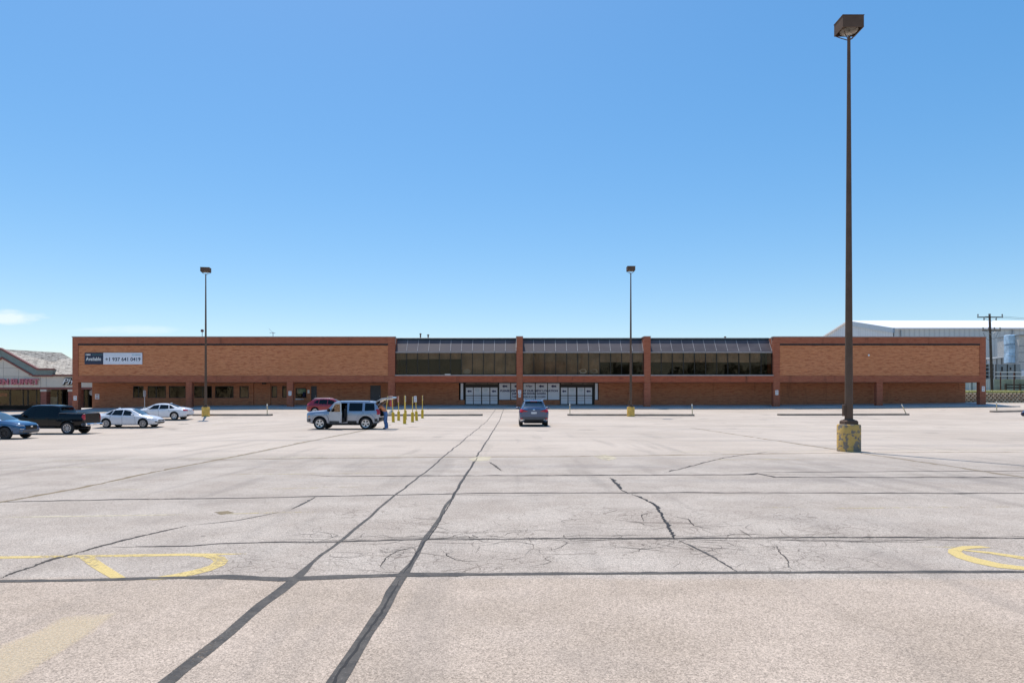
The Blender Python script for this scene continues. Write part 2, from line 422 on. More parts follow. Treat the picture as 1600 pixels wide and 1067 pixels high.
def corrug(name, c1, c2, pitch=.9):
    m = NT(name); co = m.coord(); x, y, z = m.xyz(co)
    u = m.math('ADD', x, y)
    s = m.math('FRACT', m.math('DIVIDE', u, pitch))
    k = m.ramp(m.math('ABSOLUTE', m.math('SUBTRACT', s, .5)), .30, .40)
    n = m.noise(m.scale(co, (.25, .25, .06)), 1.0, 4.0)
    c = m.mix(k, c1, c2); c = m.mix(m.ramp(n, .4, .7, 0, .3), c, [q * .8 for q in c1])
    m.set(Base_Color=c, Roughness=.5, Metallic=.1); m.bump(k, .6, .05); return m.mat
M['siding'] = corrug('ribbed_grey_siding', (.62, .615, .60), (.53, .525, .515), 1.1)
M['siding_end'] = corrug('ribbed_pale_siding', (.60, .62, .64), (.54, .56, .58), 1.1)
M['siding_small'] = corrug('ribbed_white_siding', (.62, .62, .62), (.22, .22, .22), 1.0)

def canopy_glaze():
    m = NT('bronze_roof_glazing'); co = m.coord()
    n = m.noise(m.scale(co, (.35, 1.0, 1.0)), 1.0, 4.0)
    m.set(Base_Color=m.mix(m.ramp(n, .3, .7), (.090, .075, .082), (.135, .115, .122)), Roughness=m.ramp(n, .3, .7, .55, .75), Metallic=.1, Specular_IOR_Level=.3)
    return m.mat
M['glaze'] = canopy_glaze()
M['cap'] = plain('weathered_cap_strip', (.46, .43, .43), .5, .2)

# ------------------------------------------------------------------ world, sun, camera
ELEV, AZ = R(67), R(-22)                                  # sun high, beyond the store and to its left
S = Vector((math.sin(AZ) * math.cos(ELEV), math.cos(AZ) * math.cos(ELEV), math.sin(ELEV)))
w = bpy.data.worlds.new('World'); scene.world = w; w.use_nodes = True
wt = w.node_tree; wn = wt.nodes; wl = wt.links
bg = wn['Background']
sky = wn.new('ShaderNodeTexSky'); sky.sky_type = 'NISHITA'; sky.sun_disc = False
sky.sun_elevation = ELEV; sky.sun_rotation = AZ; sky.altitude = 250; sky.air_density = 1.0; sky.dust_density = .6; sky.ozone_density = 3.0
def wnode(t, **kw):
    n = wn.new(t)
    for k, v in kw.items():
        if k[0] == '_': setattr(n, k[1:], v)
    for k, v in kw.items():
        if k[0] != '_':
            sck = n.inputs[int(k[1:])] if k[1:].isdigit() else n.inputs[k]
            if hasattr(v, 'is_output'): wl.new(v, sck)
            else: sck.default_value = v
    return n
tc = wnode('ShaderNodeTexCoord').outputs['Generated']
sp = wnode('ShaderNodeSeparateXYZ', i0=tc)
def wm(op, a, b=0.0, clamp=False): return wnode('ShaderNodeMath', _operation=op, _use_clamp=clamp, i0=a, i1=b).outputs[0]
yy = wm('MAXIMUM', sp.outputs[1], .01)
U = wm('DIVIDE', sp.outputs[0], yy); V = wm('DIVIDE', sp.outputs[2], yy)
front = wm('GREATER_THAN', sp.outputs[1], .05)
cv = wnode('ShaderNodeCombineXYZ', i0=wm('MULTIPLY', U, 22.0), i1=wm('MULTIPLY', V, 75.0), i2=0.0).outputs[0]
cn = wnode('ShaderNodeTexNoise', Vector=cv, Scale=1.0, Detail=6.0, Roughness=.62).outputs['Fac']
tot = None
for u0, v0, ru, rv, am in ((-.735, .122, .055, .012, .46), (-.555, .1035, .085, .007, .18)):   # two faint wisps low in the west
    du = wm('DIVIDE', wm('SUBTRACT', U, u0), ru); dv = wm('DIVIDE', wm('SUBTRACT', V, v0), rv)
    d2 = wm('ADD', wm('MULTIPLY', du, du), wm('MULTIPLY', dv, dv))
    e = wm('SUBTRACT', 1.15, wm('ADD', d2, wm('MULTIPLY', wm('SUBTRACT', .5, cn), 2.2)), True)
    e = wm('MULTIPLY', wm('POWER', e, 1.3), am); tot = e if tot is None else wm('MAXIMUM', tot, e)
tot = wm('MULTIPLY', tot, front)
gam = wnode('ShaderNodeGamma', Color=sky.outputs[0], Gamma=.61)
hs = wnode('ShaderNodeHueSaturation', Hue=.500, Saturation=1.73, Value=2.09, Color=gam.outputs[0])
mx = wnode('ShaderNodeMix', _data_type='RGBA'); wl.new(tot, mx.inputs[0]); wl.new(hs.outputs[0], mx.inputs[6]); mx.inputs[7].default_value = (8.2, 8.0, 7.9, 1)
wl.new(mx.outputs[2], bg.inputs['Color']); bg.inputs['Strength'].default_value = .10
sun = bpy.data.lights.new('sun', 'SUN'); sun.energy = 3.2; sun.angle = R(.5); sun.color = (1.0, .94, .86)
so = bpy.data.objects.new('sun', sun); COL.objects.link(so); so.rotation_euler = S.to_track_quat('Z', 'Y').to_euler(); so.location = S * 200
cam = bpy.data.cameras.new('camera'); co = bpy.data.objects.new('camera', cam); COL.objects.link(co)
co.location = (0, 0, EYE); co.rotation_euler = (R(90), 0, 0)
cam.sensor_width = 36; cam.lens = 36 * FPX / 1600; cam.shift_y = (HYP - 533.5) / 1600; cam.clip_end = 3000
scene.camera = co
scene.view_settings.view_transform = 'Standard'; scene.view_settings.look = 'None'; scene.view_settings.exposure = .52; scene.view_settings.gamma = 1

# ------------------------------------------------------------------ ground
def rng(a, b, st):
    out = []; x = a
    while x < b - 1e-6: out.append(x); x += st
    return out
xs = [-900, -500, -250, -150, -110] + rng(-90, -60, 5) + rng(-60, 75, 1.5) + rng(75, 110, 5) + [110, 150, 250, 500, 900]
ys = [-300, -120, -60, -30] + rng(-15, 15, 3) + rng(15, 110, 1.5) + [110, 116, 122, 130, 150, 200, 400, 900, 1500]
g = MB(); nx = len(xs)
g.v = [Vector((x, y, gz(x, y))) for y in ys for x in xs]
for j in range(len(ys) - 1):
    for i in range(nx - 1):
        g.f.append([j * nx + i, j * nx + i + 1, (j + 1) * nx + i + 1, (j + 1) * nx + i]); g.m.append(0)
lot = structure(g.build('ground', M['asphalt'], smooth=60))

GRID = [[gz(x, y) for x in xs] for y in ys]
import bisect
def gm(x, y):
    i = min(max(bisect.bisect(xs, x) - 1, 0), nx - 2); j = min(max(bisect.bisect(ys, y) - 1, 0), len(ys) - 2)
    u = (x - xs[i]) / (xs[i + 1] - xs[i]); v = (y - ys[j]) / (ys[j + 1] - ys[j])
    return lerp(lerp(GRID[j][i], GRID[j][i + 1], u), lerp(GRID[j + 1][i], GRID[j + 1][i + 1], u), v)
LAY = {'n': 0}
def sheet(name, mb, mat, lift):
    LAY['n'] += 1
    o = mb.build(name, mat, lot); o.location.z = lift * .28 + LAY['n'] * .00003; return o
def ribbon(mb, pts, w, jag=.0, step=.12, wvar=.3, seed=0):
    """pts: world (X,D); a worn strip of varying width following the ground"""
    rnd = random.Random(seed); dense = []
    for (x0, y0), (x1, y1) in zip(pts, pts[1:]):
        n = max(1, int(math.hypot(x1 - x0, y1 - y0) / step))
        for k in range(n): dense.append((lerp(x0, x1, k / n), lerp(y0, y1, k / n)))
    dense.append(pts[-1]); N = len(dense); L = []; Rr = []
    for i, (x, y) in enumerate(dense):
        a = dense[max(0, i - 1)]; b = dense[min(N - 1, i + 1)]
        tx, ty = b[0] - a[0], b[1] - a[1]; l = math.hypot(tx, ty) or 1; nx_, ny_ = -ty / l, tx / l
        ww = w(i / (N - 1)) if callable(w) else w
        s_ = i * step; k = mnoise.noise(Vector((s_ * .8, seed * 7.3, 0))); k2 = mnoise.noise(Vector((s_ * 3.1, seed * 3.1, 5))) + .6 * mnoise.noise(Vector((s_ * 8.3, seed * 1.7, 9))) + .35 * mnoise.noise(Vector((s_ * 19.7, seed * 2.9, 4)))
        c = jag * (k + .8 * k2 + .5 * (rnd.random() - .5)); hw = ww * .5 * (1 + wvar * (k2 + .6 * k) + wvar * .4 * (rnd.random() - .5))
        hw *= min(1, .1 + min(i, N - 1 - i) * step * 2.2)
        for sgn, T in ((1, L), (-1, Rr)):
            px, py = x + nx_ * (c + sgn * hw), y + ny_ * (c + sgn * hw); T.append((px, py, gm(px, py)))
    vs = L + Rr
    mb.add(vs, [(i, N + i, N + i + 1, i + 1) for i in range(N - 1)])
def gpts(pxs): return [ground(*p) for p in pxs]

# long sealed joints running to the doors
for i, (X0, ww) in enumerate(((-2.02, .043), (-1.03, .052))):
    b = MB(); rnd = random.Random(i)
    pts = [(X0 + .06 * mnoise.noise(Vector((d * .21, i * 9, 2))) + .04 * mnoise.noise(Vector((d * .9, i * 4, 1))), d) for d in [2.4 + .35 * k for k in range(int((84.2 - 2.4) / .35))]]
    ribbon(b, pts, (lambda t, ww=ww, i=i: ww * (1.0 if t > .052 else (2.3 if i == 0 else 2.1))), .012, .2, .22, 31 + i)
    sheet('crack_sealant', b, M['seal'], .009)
b = MB(); ribbon(b, [(-1.03, 6.3), (-1.02, 5.2), (-1.05, 4.2), (-1.03, 2.4)], .018, .012, .06, .4, 77); sheet('crack_sealant', b, M['seal_dark'], .0135)
b = MB(); ribbon(b, [(-1.02, 6.5), (-1.0, 9), (-1.02, 14), (-1.0, 20)], .02, .02, .1, .4, 78); sheet('crack_sealant', b, M['seal_dark'], .0135)
b = MB(); ribbon(b, gpts([(-120, 912), (0, 908), (140, 906), (250, 903), (350, 901), (440, 905), (560, 900), (630, 898), (900, 896), (1200, 894), (1600, 893), (1750, 892)]), (lambda t: .14 if .2 < t < .42 else .085), .012, .1, .3, 3)
sheet('crack_sealant', b, M['seal'], .012)
b = MB(); ribbon(b, gpts([(175, 854), (300, 852.5), (337, 849), (430, 846.5), (540, 846), (657, 842.5), (850, 841), (1061, 841), (1302, 839.5), (1600, 840.5), (1750, 840)]), .06, .03, .07, .5, 4)
sheet('crack_sealant', b, M['seal_thin'], .006)
b = MB(); ribbon(b, gpts([(-160, 787), (0, 784), (200, 780), (337, 778.6), (540, 774.6), (745, 770.5), (1060, 769.4), (1600, 770.5), (1750, 770)]), .085, .03, .12, .4, 5)
sheet('crack_sealant', b, M['seal_thin'], .006)
b = MB(); ribbon(b, gpts([(500, 744), (700, 743), (940, 742.5), (1060, 741.8), (1173, 741.4), (1184, 739), (1211, 745.3), (1600, 746), (1720, 746)]), .13, .05, .15, .6, 6)
sheet('crack_sealant', b, M['seal_thin'], .006)
b = MB(); ribbon(b, gpts([(1184, 738), (1300, 737), (1600, 735.5), (1720, 735)]), .09, .04, .2, .4, 7); sheet('crack_sealant', b, M['seal_thin'], .0075)
b = MB(); ribbon(b, gpts([(330, 718), (500, 716), (690, 714), (900, 713), (1340, 707), (1600, 706)]), .16, .08, .25, .6, 8); sheet('crack_sealant', b, M['dirt_crack'], .006)
b = MB(); ribbon(b, [(-8.35, 10.6), (-8.2, 13), (-8.3, 16), (-8.2, 21), (-8.3, 26), (-8.25, 34), (-8.3, 47)], .12, .05, .15, .5, 9)
sheet('crack_sealant', b, M['dirt_crack'], .006)
b = MB(); ribbon(b, [(-8.1, 20), (-8.16, 27), (-8.12, 38)], .10, .02, .3, .4, 19); sheet('crack_sealant', b, M['crack_pale'], .0085)
b = MB(); ribbon(b, [(11.02, 9), (10.95, 13), (11.05, 17), (11.0, 21.8)], .11, .05, .15, .5, 10); ribbon(b, [(10.95, 22.9), (10.9, 30), (10.95, 42)], .12, .05, .2, .5, 11)
sheet('crack_sealant', b, M['dirt_crack'], .0075)
diag = [([(0, 903.5), (67, 878), (152, 854.5), (219, 837.6), (294, 821)], .048, .035, 'seal_thin'), ([(294, 821), (371, 813), (442, 799)], .025, .02, 'seal_thin'),
        ([(442, 799), (469, 789), (494, 776)], .05, .035, 'seal'), ([(953, 746), (969, 762), (985, 772)], .055, .05, 'seal_dark'),
        ([(985, 772), (1007.5, 780), (1021.5, 788), (1035, 804), (1044, 821), (1053, 840), (1061, 844)], .042, .045, 'seal_dark'), ([(1061, 844), (1096, 860), (1120, 872), (1145, 888), (1157, 896)], .036, .02, 'seal'),
        ([(656, 851), (619, 861.5), (601.5, 872), (592, 884), (601, 890)], .011, .02, 'seal_thin'), ([(764, 721.5), (771, 727), (780, 732), (785, 736)], .045, .06, 'seal_thin'),
        ([(1046, 806), (1075, 811), (1085.5, 821), (1127, 830)], .02, .03, 'seal_thin'), ([(1155, 826), (1175, 839)], .03, .02, 'seal_thin'),
        ([(1211, 849), (1215, 861.5), (1229, 875.5), (1231, 886), (1252, 893)], .011, .03, 'seal_thin'), ([(1018, 800), (1003, 804), (1006, 815)], .02, .02, 'seal_thin'),
        ([(1040, 738), (1080, 728), (1130, 715), (1200, 706)], .05, .05, 'seal_thin')]
for i, (p, ww, jg, mt) in enumerate(diag):
    b = MB(); ribbon(b, gpts(p), ww, jg, .03, .8, 40 + i); sheet('crack_sealant', b, M[mt], .0095 + .0003 * i)
# hairline cracking beside the second seam and round the big crack
b = MB(); rnd = random.Random(77)
for i in range(120):
    px, py = rnd.uniform(470, 1290), rnd.choice((rnd.gauss(838, 9), rnd.gauss(852, 8), rnd.uniform(812, 892)))
    x, y = ground(px, max(804, min(893, py))); a = rnd.choice((0, 3.14)) + rnd.gauss(0, .55); pts = [(x, y)]
    for k in range(rnd.randint(3, 9)):
        a += rnd.gauss(0, .55); l = rnd.uniform(.06, .2); x += l * math.cos(a); y += l * math.sin(a) * .8
        if y < 6.5: break
        pts.append((x, y))
    if len(pts) > 1: ribbon(b, pts, rnd.uniform(.006, .013), .008, .04, .6, 200 + i)
for i in range(60):                                   # ragged edges of the other seams
    py, Wd = rnd.choice(((742.5, .5), (770.5, .35), (841, .25), (841, .3))); x, y = ground(rnd.uniform(420, 1650), py); x0 = x; y += rnd.uniform(-Wd, Wd) * .5; pts = [(x, y)]
    for k in range(rnd.randint(2, 7)): x += rnd.uniform(.1, .4); y += rnd.gauss(0, .05); pts.append((x, y))
    ribbon(b, pts, rnd.uniform(.01, .02), .012, .06, .6, 400 + i)
sheet('hairline_crack', b, M['seal_thin'], .004)
# faded stall lines
stall = [((-160, 873, 385, 865), .11, 'line_yellow'), ((0, 808, 305, 803.5), .09, 'line_pale'), ((340, 803, 500, 799), .10, 'line_faded'), ((400, 764, 570, 760), .10, 'line_faded'),
         ((110, 766, 240, 764), .09, 'line_pale'), ((360, 741, 610, 739), .12, 'line_faded'), ((0, 731, 160, 729.5), .11, 'line_pale'), ((1275, 794, 1640, 791), .09, 'line_faded'),
         ((1160, 793, 1275, 792.5), .05, 'line_faded'), ((1440, 854, 1560, 855), .08, 'line_faded'), ((60, 720, 655, 711.5), .15, 'line_pale'), ((1040, 706, 1310, 704.5), .16, 'line_pale'),
         ((1380, 703.5, 1640, 702.5), .16, 'line_pale'), ((1100, 718, 1290, 717), .12, 'line_faded')]
for i, ((a, b_, c, d), ww, mt) in enumerate(stall):
    b = MB(); ribbon(b, gpts([(a, b_), ((a + c) / 2, (b_ + d) / 2), (c, d)]), ww, .008, .15, .12, 60 + i); sheet('painted_line', b, M[mt], .0042)
for k, X0 in enumerate((-27, -24.2, -21.4, 16, 18.8, 21.6, 24.4, 27.2, 30, 32.8)):
    b = MB(); ribbon(b, [(X0, 40), (X0 + .02, 45), (X0, 50)] if X0 > 0 else [(X0, 55), (X0, 59.5)], .11, .01, .3, .2, 90 + k); sheet('painted_line', b, M['line_pale'], .0042)
# the two big yellow painted letters (part covered by the newer paving)
def glyph(outer, inner, mat, lift):
    b = MB(); n = len(outer)
    vs = [(*p, 0) for p in gpts(outer)] + [(*p, 0) for p in gpts(inner)]
    b.add(vs, [(i, i + 1, n + i + 1, n + i) for i in range(n - 1)]); return sheet('painted_letter', b, mat, lift)
glyph([(300, 865.3), (330, 865.6), (351, 870), (357, 875.5), (351, 882.5), (331, 891), (304, 898), (270, 903.8), (240, 906)],
      [(297, 869.2), (317, 869.8), (330, 873), (334, 877.5), (327, 883.5), (304, 890.2), (270, 897.3), (236, 902.6), (205, 904)], M['line_yellow'], .0052)
glyph([(122, 870), (140, 884), (158, 895), (176, 905)], [(146, 869.5), (164, 882), (183, 894), (201, 905)], M['line_yellow'], .0056)
glyph([(1531, 852.7), (1503, 853), (1482, 858), (1481, 863.2), (1495, 871.3), (1523, 879.7), (1558, 886.7), (1600, 890.6), (1660, 893)],
      [(1549, 855.5), (1523, 856.6), (1505.5, 858.7), (1502, 862.2), (1509, 866.7), (1530, 872.7), (1565, 880.7), (1600, 885), (1660, 888)], M['line_yellow'], .0052)
glyph([(1505, 858.6), (1547, 862), (1600, 869.5), (1640, 876)], [(1507, 860.4), (1547, 865), (1600, 874), (1640, 881)], M['line_yellow'], .0058)
def blob(name, pts, mat, lift, seed, grow=1.0):
    P = gpts(pts); b = MB(); cx = sum(p[0] for p in P) / len(P); cy = sum(p[1] for p in P) / len(P); out = []
    for (a, c) in zip(P, P[1:] + P[:1]):
        for k in range(8):
            x, y = lerp(a[0], c[0], k / 8), lerp(a[1], c[1], k / 8); q = grow * (1 + .06 * mnoise.noise(Vector((x * 5, y * 5, seed))) + .05 * mnoise.noise(Vector((x * 17, y * 17, seed))))
            out.append((cx + (x - cx) * q, cy + (y - cy) * q, 0))
    b.add(out + [(cx, cy, 0)], [(i, (i + 1) % len(out), len(out)) for i in range(len(out))]); sheet(name, b, mat, lift)
for k_, gr in enumerate((1.0, .92, .84, .76)): blob('paint_stain', [(-60, 1090), (-10, 1012), (60, 985), (100, 962), (182, 957), (142, 990), (75, 1032), (20, 1068)], M['stain_y'], .002 + .0004 * k_, 1 + k_, gr)
blob('paint_stain', [(927, 712), (945, 710), (957, 713), (965, 716), (950, 719.5), (938, 717)], M['stain_y2'], .0045, 2)
blob('paint_stain', [(732, 717), (748, 713), (768, 714), (764, 719), (740, 721)], M['stain_y2'], .0045, 3)
blob('paint_stain', [(335, 800), (356, 798), (366, 801), (345, 804)], M['dirt_crack'], .0048, 4)

# pavement in front of the store
b = MB(); X = -59.0; xs2 = []
while X < 62.01: xs2.append(X); X += 1.1
for i in range(len(xs2) - 1):
    a, c = xs2[i], xs2[i + 1]
    def P(x, d, z): return (x, d, z)
    kf = 84.5 + .05 * math.sin(a * .3)
    b.quad((a, 84.5, swz(a, 84.5)), (c, 84.5, swz(c, 84.5)), (c, WL + .6, swz(c, WL)), (a, WL + .6, swz(a, WL)))
    b.quad((a, 84.46, gz(a, 84.5) - .2), (c, 84.46, gz(c, 84.5) - .2), (c, 84.5, swz(c, 84.5)), (a, 84.5, swz(a, 84.5)))
for X, sg in ((xs2[0], -1), (xs2[-1], 1)):
    b.quad((X, 84.5, gz(X, 84.5) - .2), (X, WL + .6, gz(X, 84.5) - .2), (X, WL + .6, swz(X, WL)), (X, 84.5, swz(X, 84.5)))
structure(b.build('pavement', M['sidewalk']))
# worn kerb stones along its edge
b = MB(); k = 0; X = -58.9
while X < 61.5:
    L = 2.9 + .3 * random.random(); z = swz(X + L / 2, 84.5); dz = random.uniform(-.02, .02)
    b.cbox(X, X + L - .03, 84.3, 84.48, gz(X, 84.5) - .25, z + dz, .03); X += L
structure(b.build('kerb', M['concrete']))
# grass bank beyond the right-hand corner
b = MB(); xx = rng(56, 150, 2) + [150.0]; yy_ = [105.3, 107, 110, 113, 116, 119, 122]
for j in range(len(yy_) - 1):
    for i in range(len(xx) - 1):
        q = []
        for (x, y) in ((xx[i], yy_[j]), (xx[i + 1], yy_[j]), (xx[i + 1], yy_[j + 1]), (xx[i], yy_[j + 1])):
            q.append((x, y, 2.86 + (min(y, 116) - 105.3) * .052 + .05 * mnoise.noise(Vector((x * .6, y * .6, 0)))))
        b.quad(*q)
structure(b.build('grass_bank', M['grassm'], smooth=60))
b = MB(); rnd = random.Random(5)
for i in range(5200):
    x = rnd.uniform(64, 104); y = 105.35 + 6 * rnd.random() ** 1.6; z = 2.85 + (y - 105.3) * .052; h = rnd.uniform(.06, .22); a = rnd.uniform(0, 3.1)
    dx, dy = .03 * math.cos(a), .03 * math.sin(a); l = rnd.uniform(-.08, .08)
    b.add([(x - dx, y - dy, z), (x + dx, y + dy, z), (x + l, y, z + h)], [(0, 1, 2)])
tag(b.build('grass', M['grassm']), 'short yellowish green grass along the top of the block wall', 'grass', kind='stuff')

# ------------------------------------------------------------------ the brick store
TOP = PZ(526.8, FR); SOF = PZ(597, FR)
store = thing('brick_store', 'long low orange brick store with dark sloped glazing over its middle and white boarded entrances', 'store', (0, FR, 0))
def pane_wall(b, x0, x1, z0, z1, y, holes, rev=.16, mi=0):
    """wall facing -Y with rectangular holes and reveals going back"""
    X = sorted({x0, x1, *[h[0] for h in holes], *[h[1] for h in holes]}); Z = sorted({z0, z1, *[h[2] for h in holes], *[h[3] for h in holes]})
    for i in range(len(X) - 1):
        for j in range(len(Z) - 1):
            cx, cz = (X[i] + X[i + 1]) / 2, (Z[j] + Z[j + 1]) / 2
            if any(h[0] < cx < h[1] and h[2] < cz < h[3] for h in holes): continue
            b.quad((X[i], y, Z[j]), (X[i + 1], y, Z[j]), (X[i + 1], y, Z[j + 1]), (X[i], y, Z[j + 1]), mi)
    for a, c, d, e in holes:
        b.quad((a, y, d), (a, y + rev, d), (a, y + rev, e), (a, y, e), mi); b.quad((c, y, d), (c, y, e), (c, y + rev, e), (c, y + rev, d), mi)
        b.quad((a, y, e), (a, y + rev, e), (c, y + rev, e), (c, y, e), mi); b.quad((a, y, d), (c, y, d), (c, y + rev, d), (a, y + rev, d), mi)
wx = lambda p: PX(p, WL); wz = lambda p: PZ(p, WL); fx = lambda p: PX(p, FR); fz = lambda p: PZ(p, FR)
# ground-floor wall: windows and doors as holes (photo px -> wall plane)
wins = [(207.7, 224.5, 603, 621.5, 1), (230.5, 259.3, 603, 621.7, 1), (263.8, 290.0, 603, 621.7, 0), (302, 331, 603, 621.7, 1), (336, 365, 603, 621.7, 0),
        (374, 388.7, 603, 621.7, 0), (424, 433, 603, 621.2, 0), (440.8, 448.4, 603, 621.2, 0), (461.7, 478.7, 606, 621.5, 0)]
doors = [(486, 495, 603, 634.5), (578.5, 595, 602, 634.5)]
ENT = [(726, 779.4, 597.6, 632.6), (874.8, 929.0, 597.6, 632.6)]
PAN = [(719, 724.4), (779.4, 797.9), (797.9, 817.3), (817.3, 836.5), (836.5, 855.6), (855.6, 874.8), (929.2, 934.8)]
WT = SOF + .3
holes = [(wx(a), wx(b_), wz(d), wz(c)) for a, b_, c, d, _ in wins] + [(wx(a), wx(b_), .2, wz(c)) for a, b_, c, d in doors]
holes += [(wx(717), wx(935.5), wz(625), SOF + .1)]
holes += [(wx(a), wx(b_), .9, wz(625) - .001) for a, b_, c, d in ENT]
b = MB(); pane_wall(b, wx(144), wx(1508.5), -.4, WT, WL, holes)
XL, XR = wx(144), wx(1508.5)
b.quad((XL, WL, -.4), (XL, WL, 8.3), (XL, 150, 8.3), (XL, 150, -.4)); b.quad((XR, WL, -.4), (XR, 150, -.4), (XR, 150, 8.3), (XR, WL, 8.3))
b.quad((XL, 150, -.4), (XR, 150, -.4), (XR, 150, 8.3), (XL, 150, 8.3))
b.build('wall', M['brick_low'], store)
for px in (393.0, 419.5):                                    # shallow brick piers where the wall steps
    b = MB(); b.box(wx(px), wx(px) + .28, WL - .14, WL - .003, .3, SOF + .05); b.build('pier', M['brick_low'], store)
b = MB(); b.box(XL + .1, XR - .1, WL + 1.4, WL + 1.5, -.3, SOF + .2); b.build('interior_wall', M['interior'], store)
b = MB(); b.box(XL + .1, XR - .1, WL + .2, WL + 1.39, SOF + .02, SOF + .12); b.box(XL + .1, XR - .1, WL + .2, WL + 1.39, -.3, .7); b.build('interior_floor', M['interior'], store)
def window(x0, x1, z0, z1, y, mull=(), cat='window', t=.09, parent=store, glassm='glass'):
    b = MB(); b.box(x0, x1, y, y + .07, z0, z0 + t); b.box(x0, x1, y, y + .07, z1 - t, z1)
    b.box(x0, x0 + t, y, y + .07, z0 + t, z1 - t); b.box(x1 - t, x1, y, y + .07, z0 + t, z1 - t)
    for q in mull: b.box(q - t * .6, q + t * .6, y + .002, y + .068, z0 + t, z1 - t)
    o = b.build(cat, M['dark_frame'], parent)
    p = MB(); p.box(x0 + t, x1 - t, y + .03, y + .04, z0 + t, z1 - t); p.build('glass', M[glassm], o); return o
for i, (a, c, z1, z0, mu) in enumerate(wins):
    X0, X1 = wx(a), wx(c)
    o = window(X0, X1, wz(z0), wz(z1), WL + .06, ([lerp(X0, X1, .5 if i in (0, 3) else .46)] if mu else []))
    if i in (5, 6, 7):
        b = MB(); b.box(X0 + .1, X1 - .1, WL + .2, WL + .22, wz(z0) + .1, wz(z1) - .1); b.build('blind_or_reflection', M['blind_or_reflection'], o)
    if i == 8:
        b = MB(); b.box(X0 + .15, X1 - .15, WL + .2, WL + .22, wz(z0) + .55, wz(z1) - .08); b.box(X0 + .12, X0 + .3, WL + .19, WL + .199, wz(z0) + .6, wz(z1) - .1, 1)
        b.box(X0 + .9, X0 + 1.25, WL + .17, WL + .199, wz(z0) + .15, wz(z0) + .75, 2)
        b.build('screen', [plain('pale_teal_panel', (.42, .78, .80), .4, sc=1.5, var=.3), M['poster'], M['blue_print']], o)
b = MB(); b.box(wx(461.9), wx(475), WL - .16, WL - .003, wz(624.5), wz(622.6)); b.build('counter_shelf', M['steel'], store)
for a, c, z1, z0 in doors:
    X0, X1 = wx(a), wx(c); zt = wz(z1); zb = swz(X0, WL)
    b = MB(); b.box(X0, X0 + .07, WL + .03, WL + .12, zb, zt); b.box(X1 - .07, X1, WL + .03, WL + .12, zb, zt); b.box(X0 + .07, X1 - .07, WL + .03, WL + .12, zt - .07, zt)
    b.box(X0 + .07, X1 - .07, WL + .07, WL + .11, zb, zt - .07)
    o = b.build('door', M['door_grey'], store)
    h = MB(); h.tube((X1 - .2, WL + .02, zb + .95), (X1 - .2, WL + .02, zb + 1.2), .018); h.tube((X1 - .2, WL + .02, zb + 1.0), (X1 - .2, WL + .075, zb + 1.0), .012); h.tube((X1 - .2, WL + .02, zb + 1.15), (X1 - .2, WL + .075, zb + 1.15), .012)
    h.build('handle', M['steel'], o)
b = MB(); b.cbox(wx(411.5), wx(416), WL - .5, WL - .003, wz(600.3), wz(597.6), .05); b.build('wall_lamp', M['dark_frame'], store)
b = MB(); b.box(wx(480.4), wx(483.8), WL - .03, WL - .002, wz(614.5), wz(609)); b.build('notice', M['white'], store)

# upper front: frame bands, recessed brick fields, stripe, fascia
def upper_panel(pl, pr, name='field'):
    b = MB(); b.box(fx(pl), fx(pr), FR + .08, FR + .5, fz(587), fz(539.5)); b.build('brick_panel', M['brick'], store)
    b = MB(); b.box(fx(pl), fx(pr), FR - .03, FR + .5, fz(539.5), fz(537.2)); b.build('stripe', M['teal'], store)
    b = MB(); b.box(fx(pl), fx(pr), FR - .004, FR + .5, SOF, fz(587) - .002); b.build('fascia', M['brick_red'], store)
upper_panel(122, 606.3); upper_panel(1218.5, 1531.2)
for pl, pr in ((113, 617), (1208.5, 1540.5)):
    b = MB(); b.box(fx(pl), fx(pr), FR + .001, FR + .6, fz(537.2) + .002, TOP); b.build('parapet', M['brick_red'], store)
    b = MB(); b.cbox(fx(pl) - .06, fx(pr) + .06, FR - .07, FR + .66, TOP, TOP + .10, .015); b.build('coping', M['coping'], store)
PIL = [(113, 122, TOP), (290.5, 299.5, SOF), (448, 457.5, SOF), (606.3, 617, TOP), (807, 816.8, TOP + .05), (1006.6, 1016.6, TOP + .05), (1208.5, 1218.5, TOP), (1370, 1379.4, SOF), (1531.2, 1540.5, TOP)]
for i, (a, c, zt) in enumerate(PIL):
    b = MB(); X0, X1 = fx(a), fx(c); zb = swz((X0 + X1) / 2, FR) - .1
    if zt > SOF + .1:
        top = fz(537.2) if i in (0, 3, 6, 8) else zt
        b.box(X0, X1, FR + .003, FR + .66, zb, SOF - .002); b.box(X0, X1, FR + .003, FR + (.5 if i in (0, 8) else 1.9), SOF - .002, top)
    else: b.box(X0, X1, FR + .003, FR + .66, zb, SOF - .003)
    b.build('pillar', M['brick_red'], store)
    if i in (4, 5):
        b = MB(); b.cbox(X0 - .05, X1 + .05, FR - .05, FR + 1.95, zt, zt + .09, .015); b.build('coping', M['coping'], store)
b = MB(); b.box(fx(617.1), fx(617.1) + .02, FR + .6, FR + 2.2, fz(586), TOP - .003); b.build('end_wall', M['brick_red'], store); b = MB(); b.box(fx(1208.4) - .02, fx(1208.4), FR + .6, FR + 2.2, fz(586), TOP - .003)
b.build('end_wall', M['brick_red'], store)
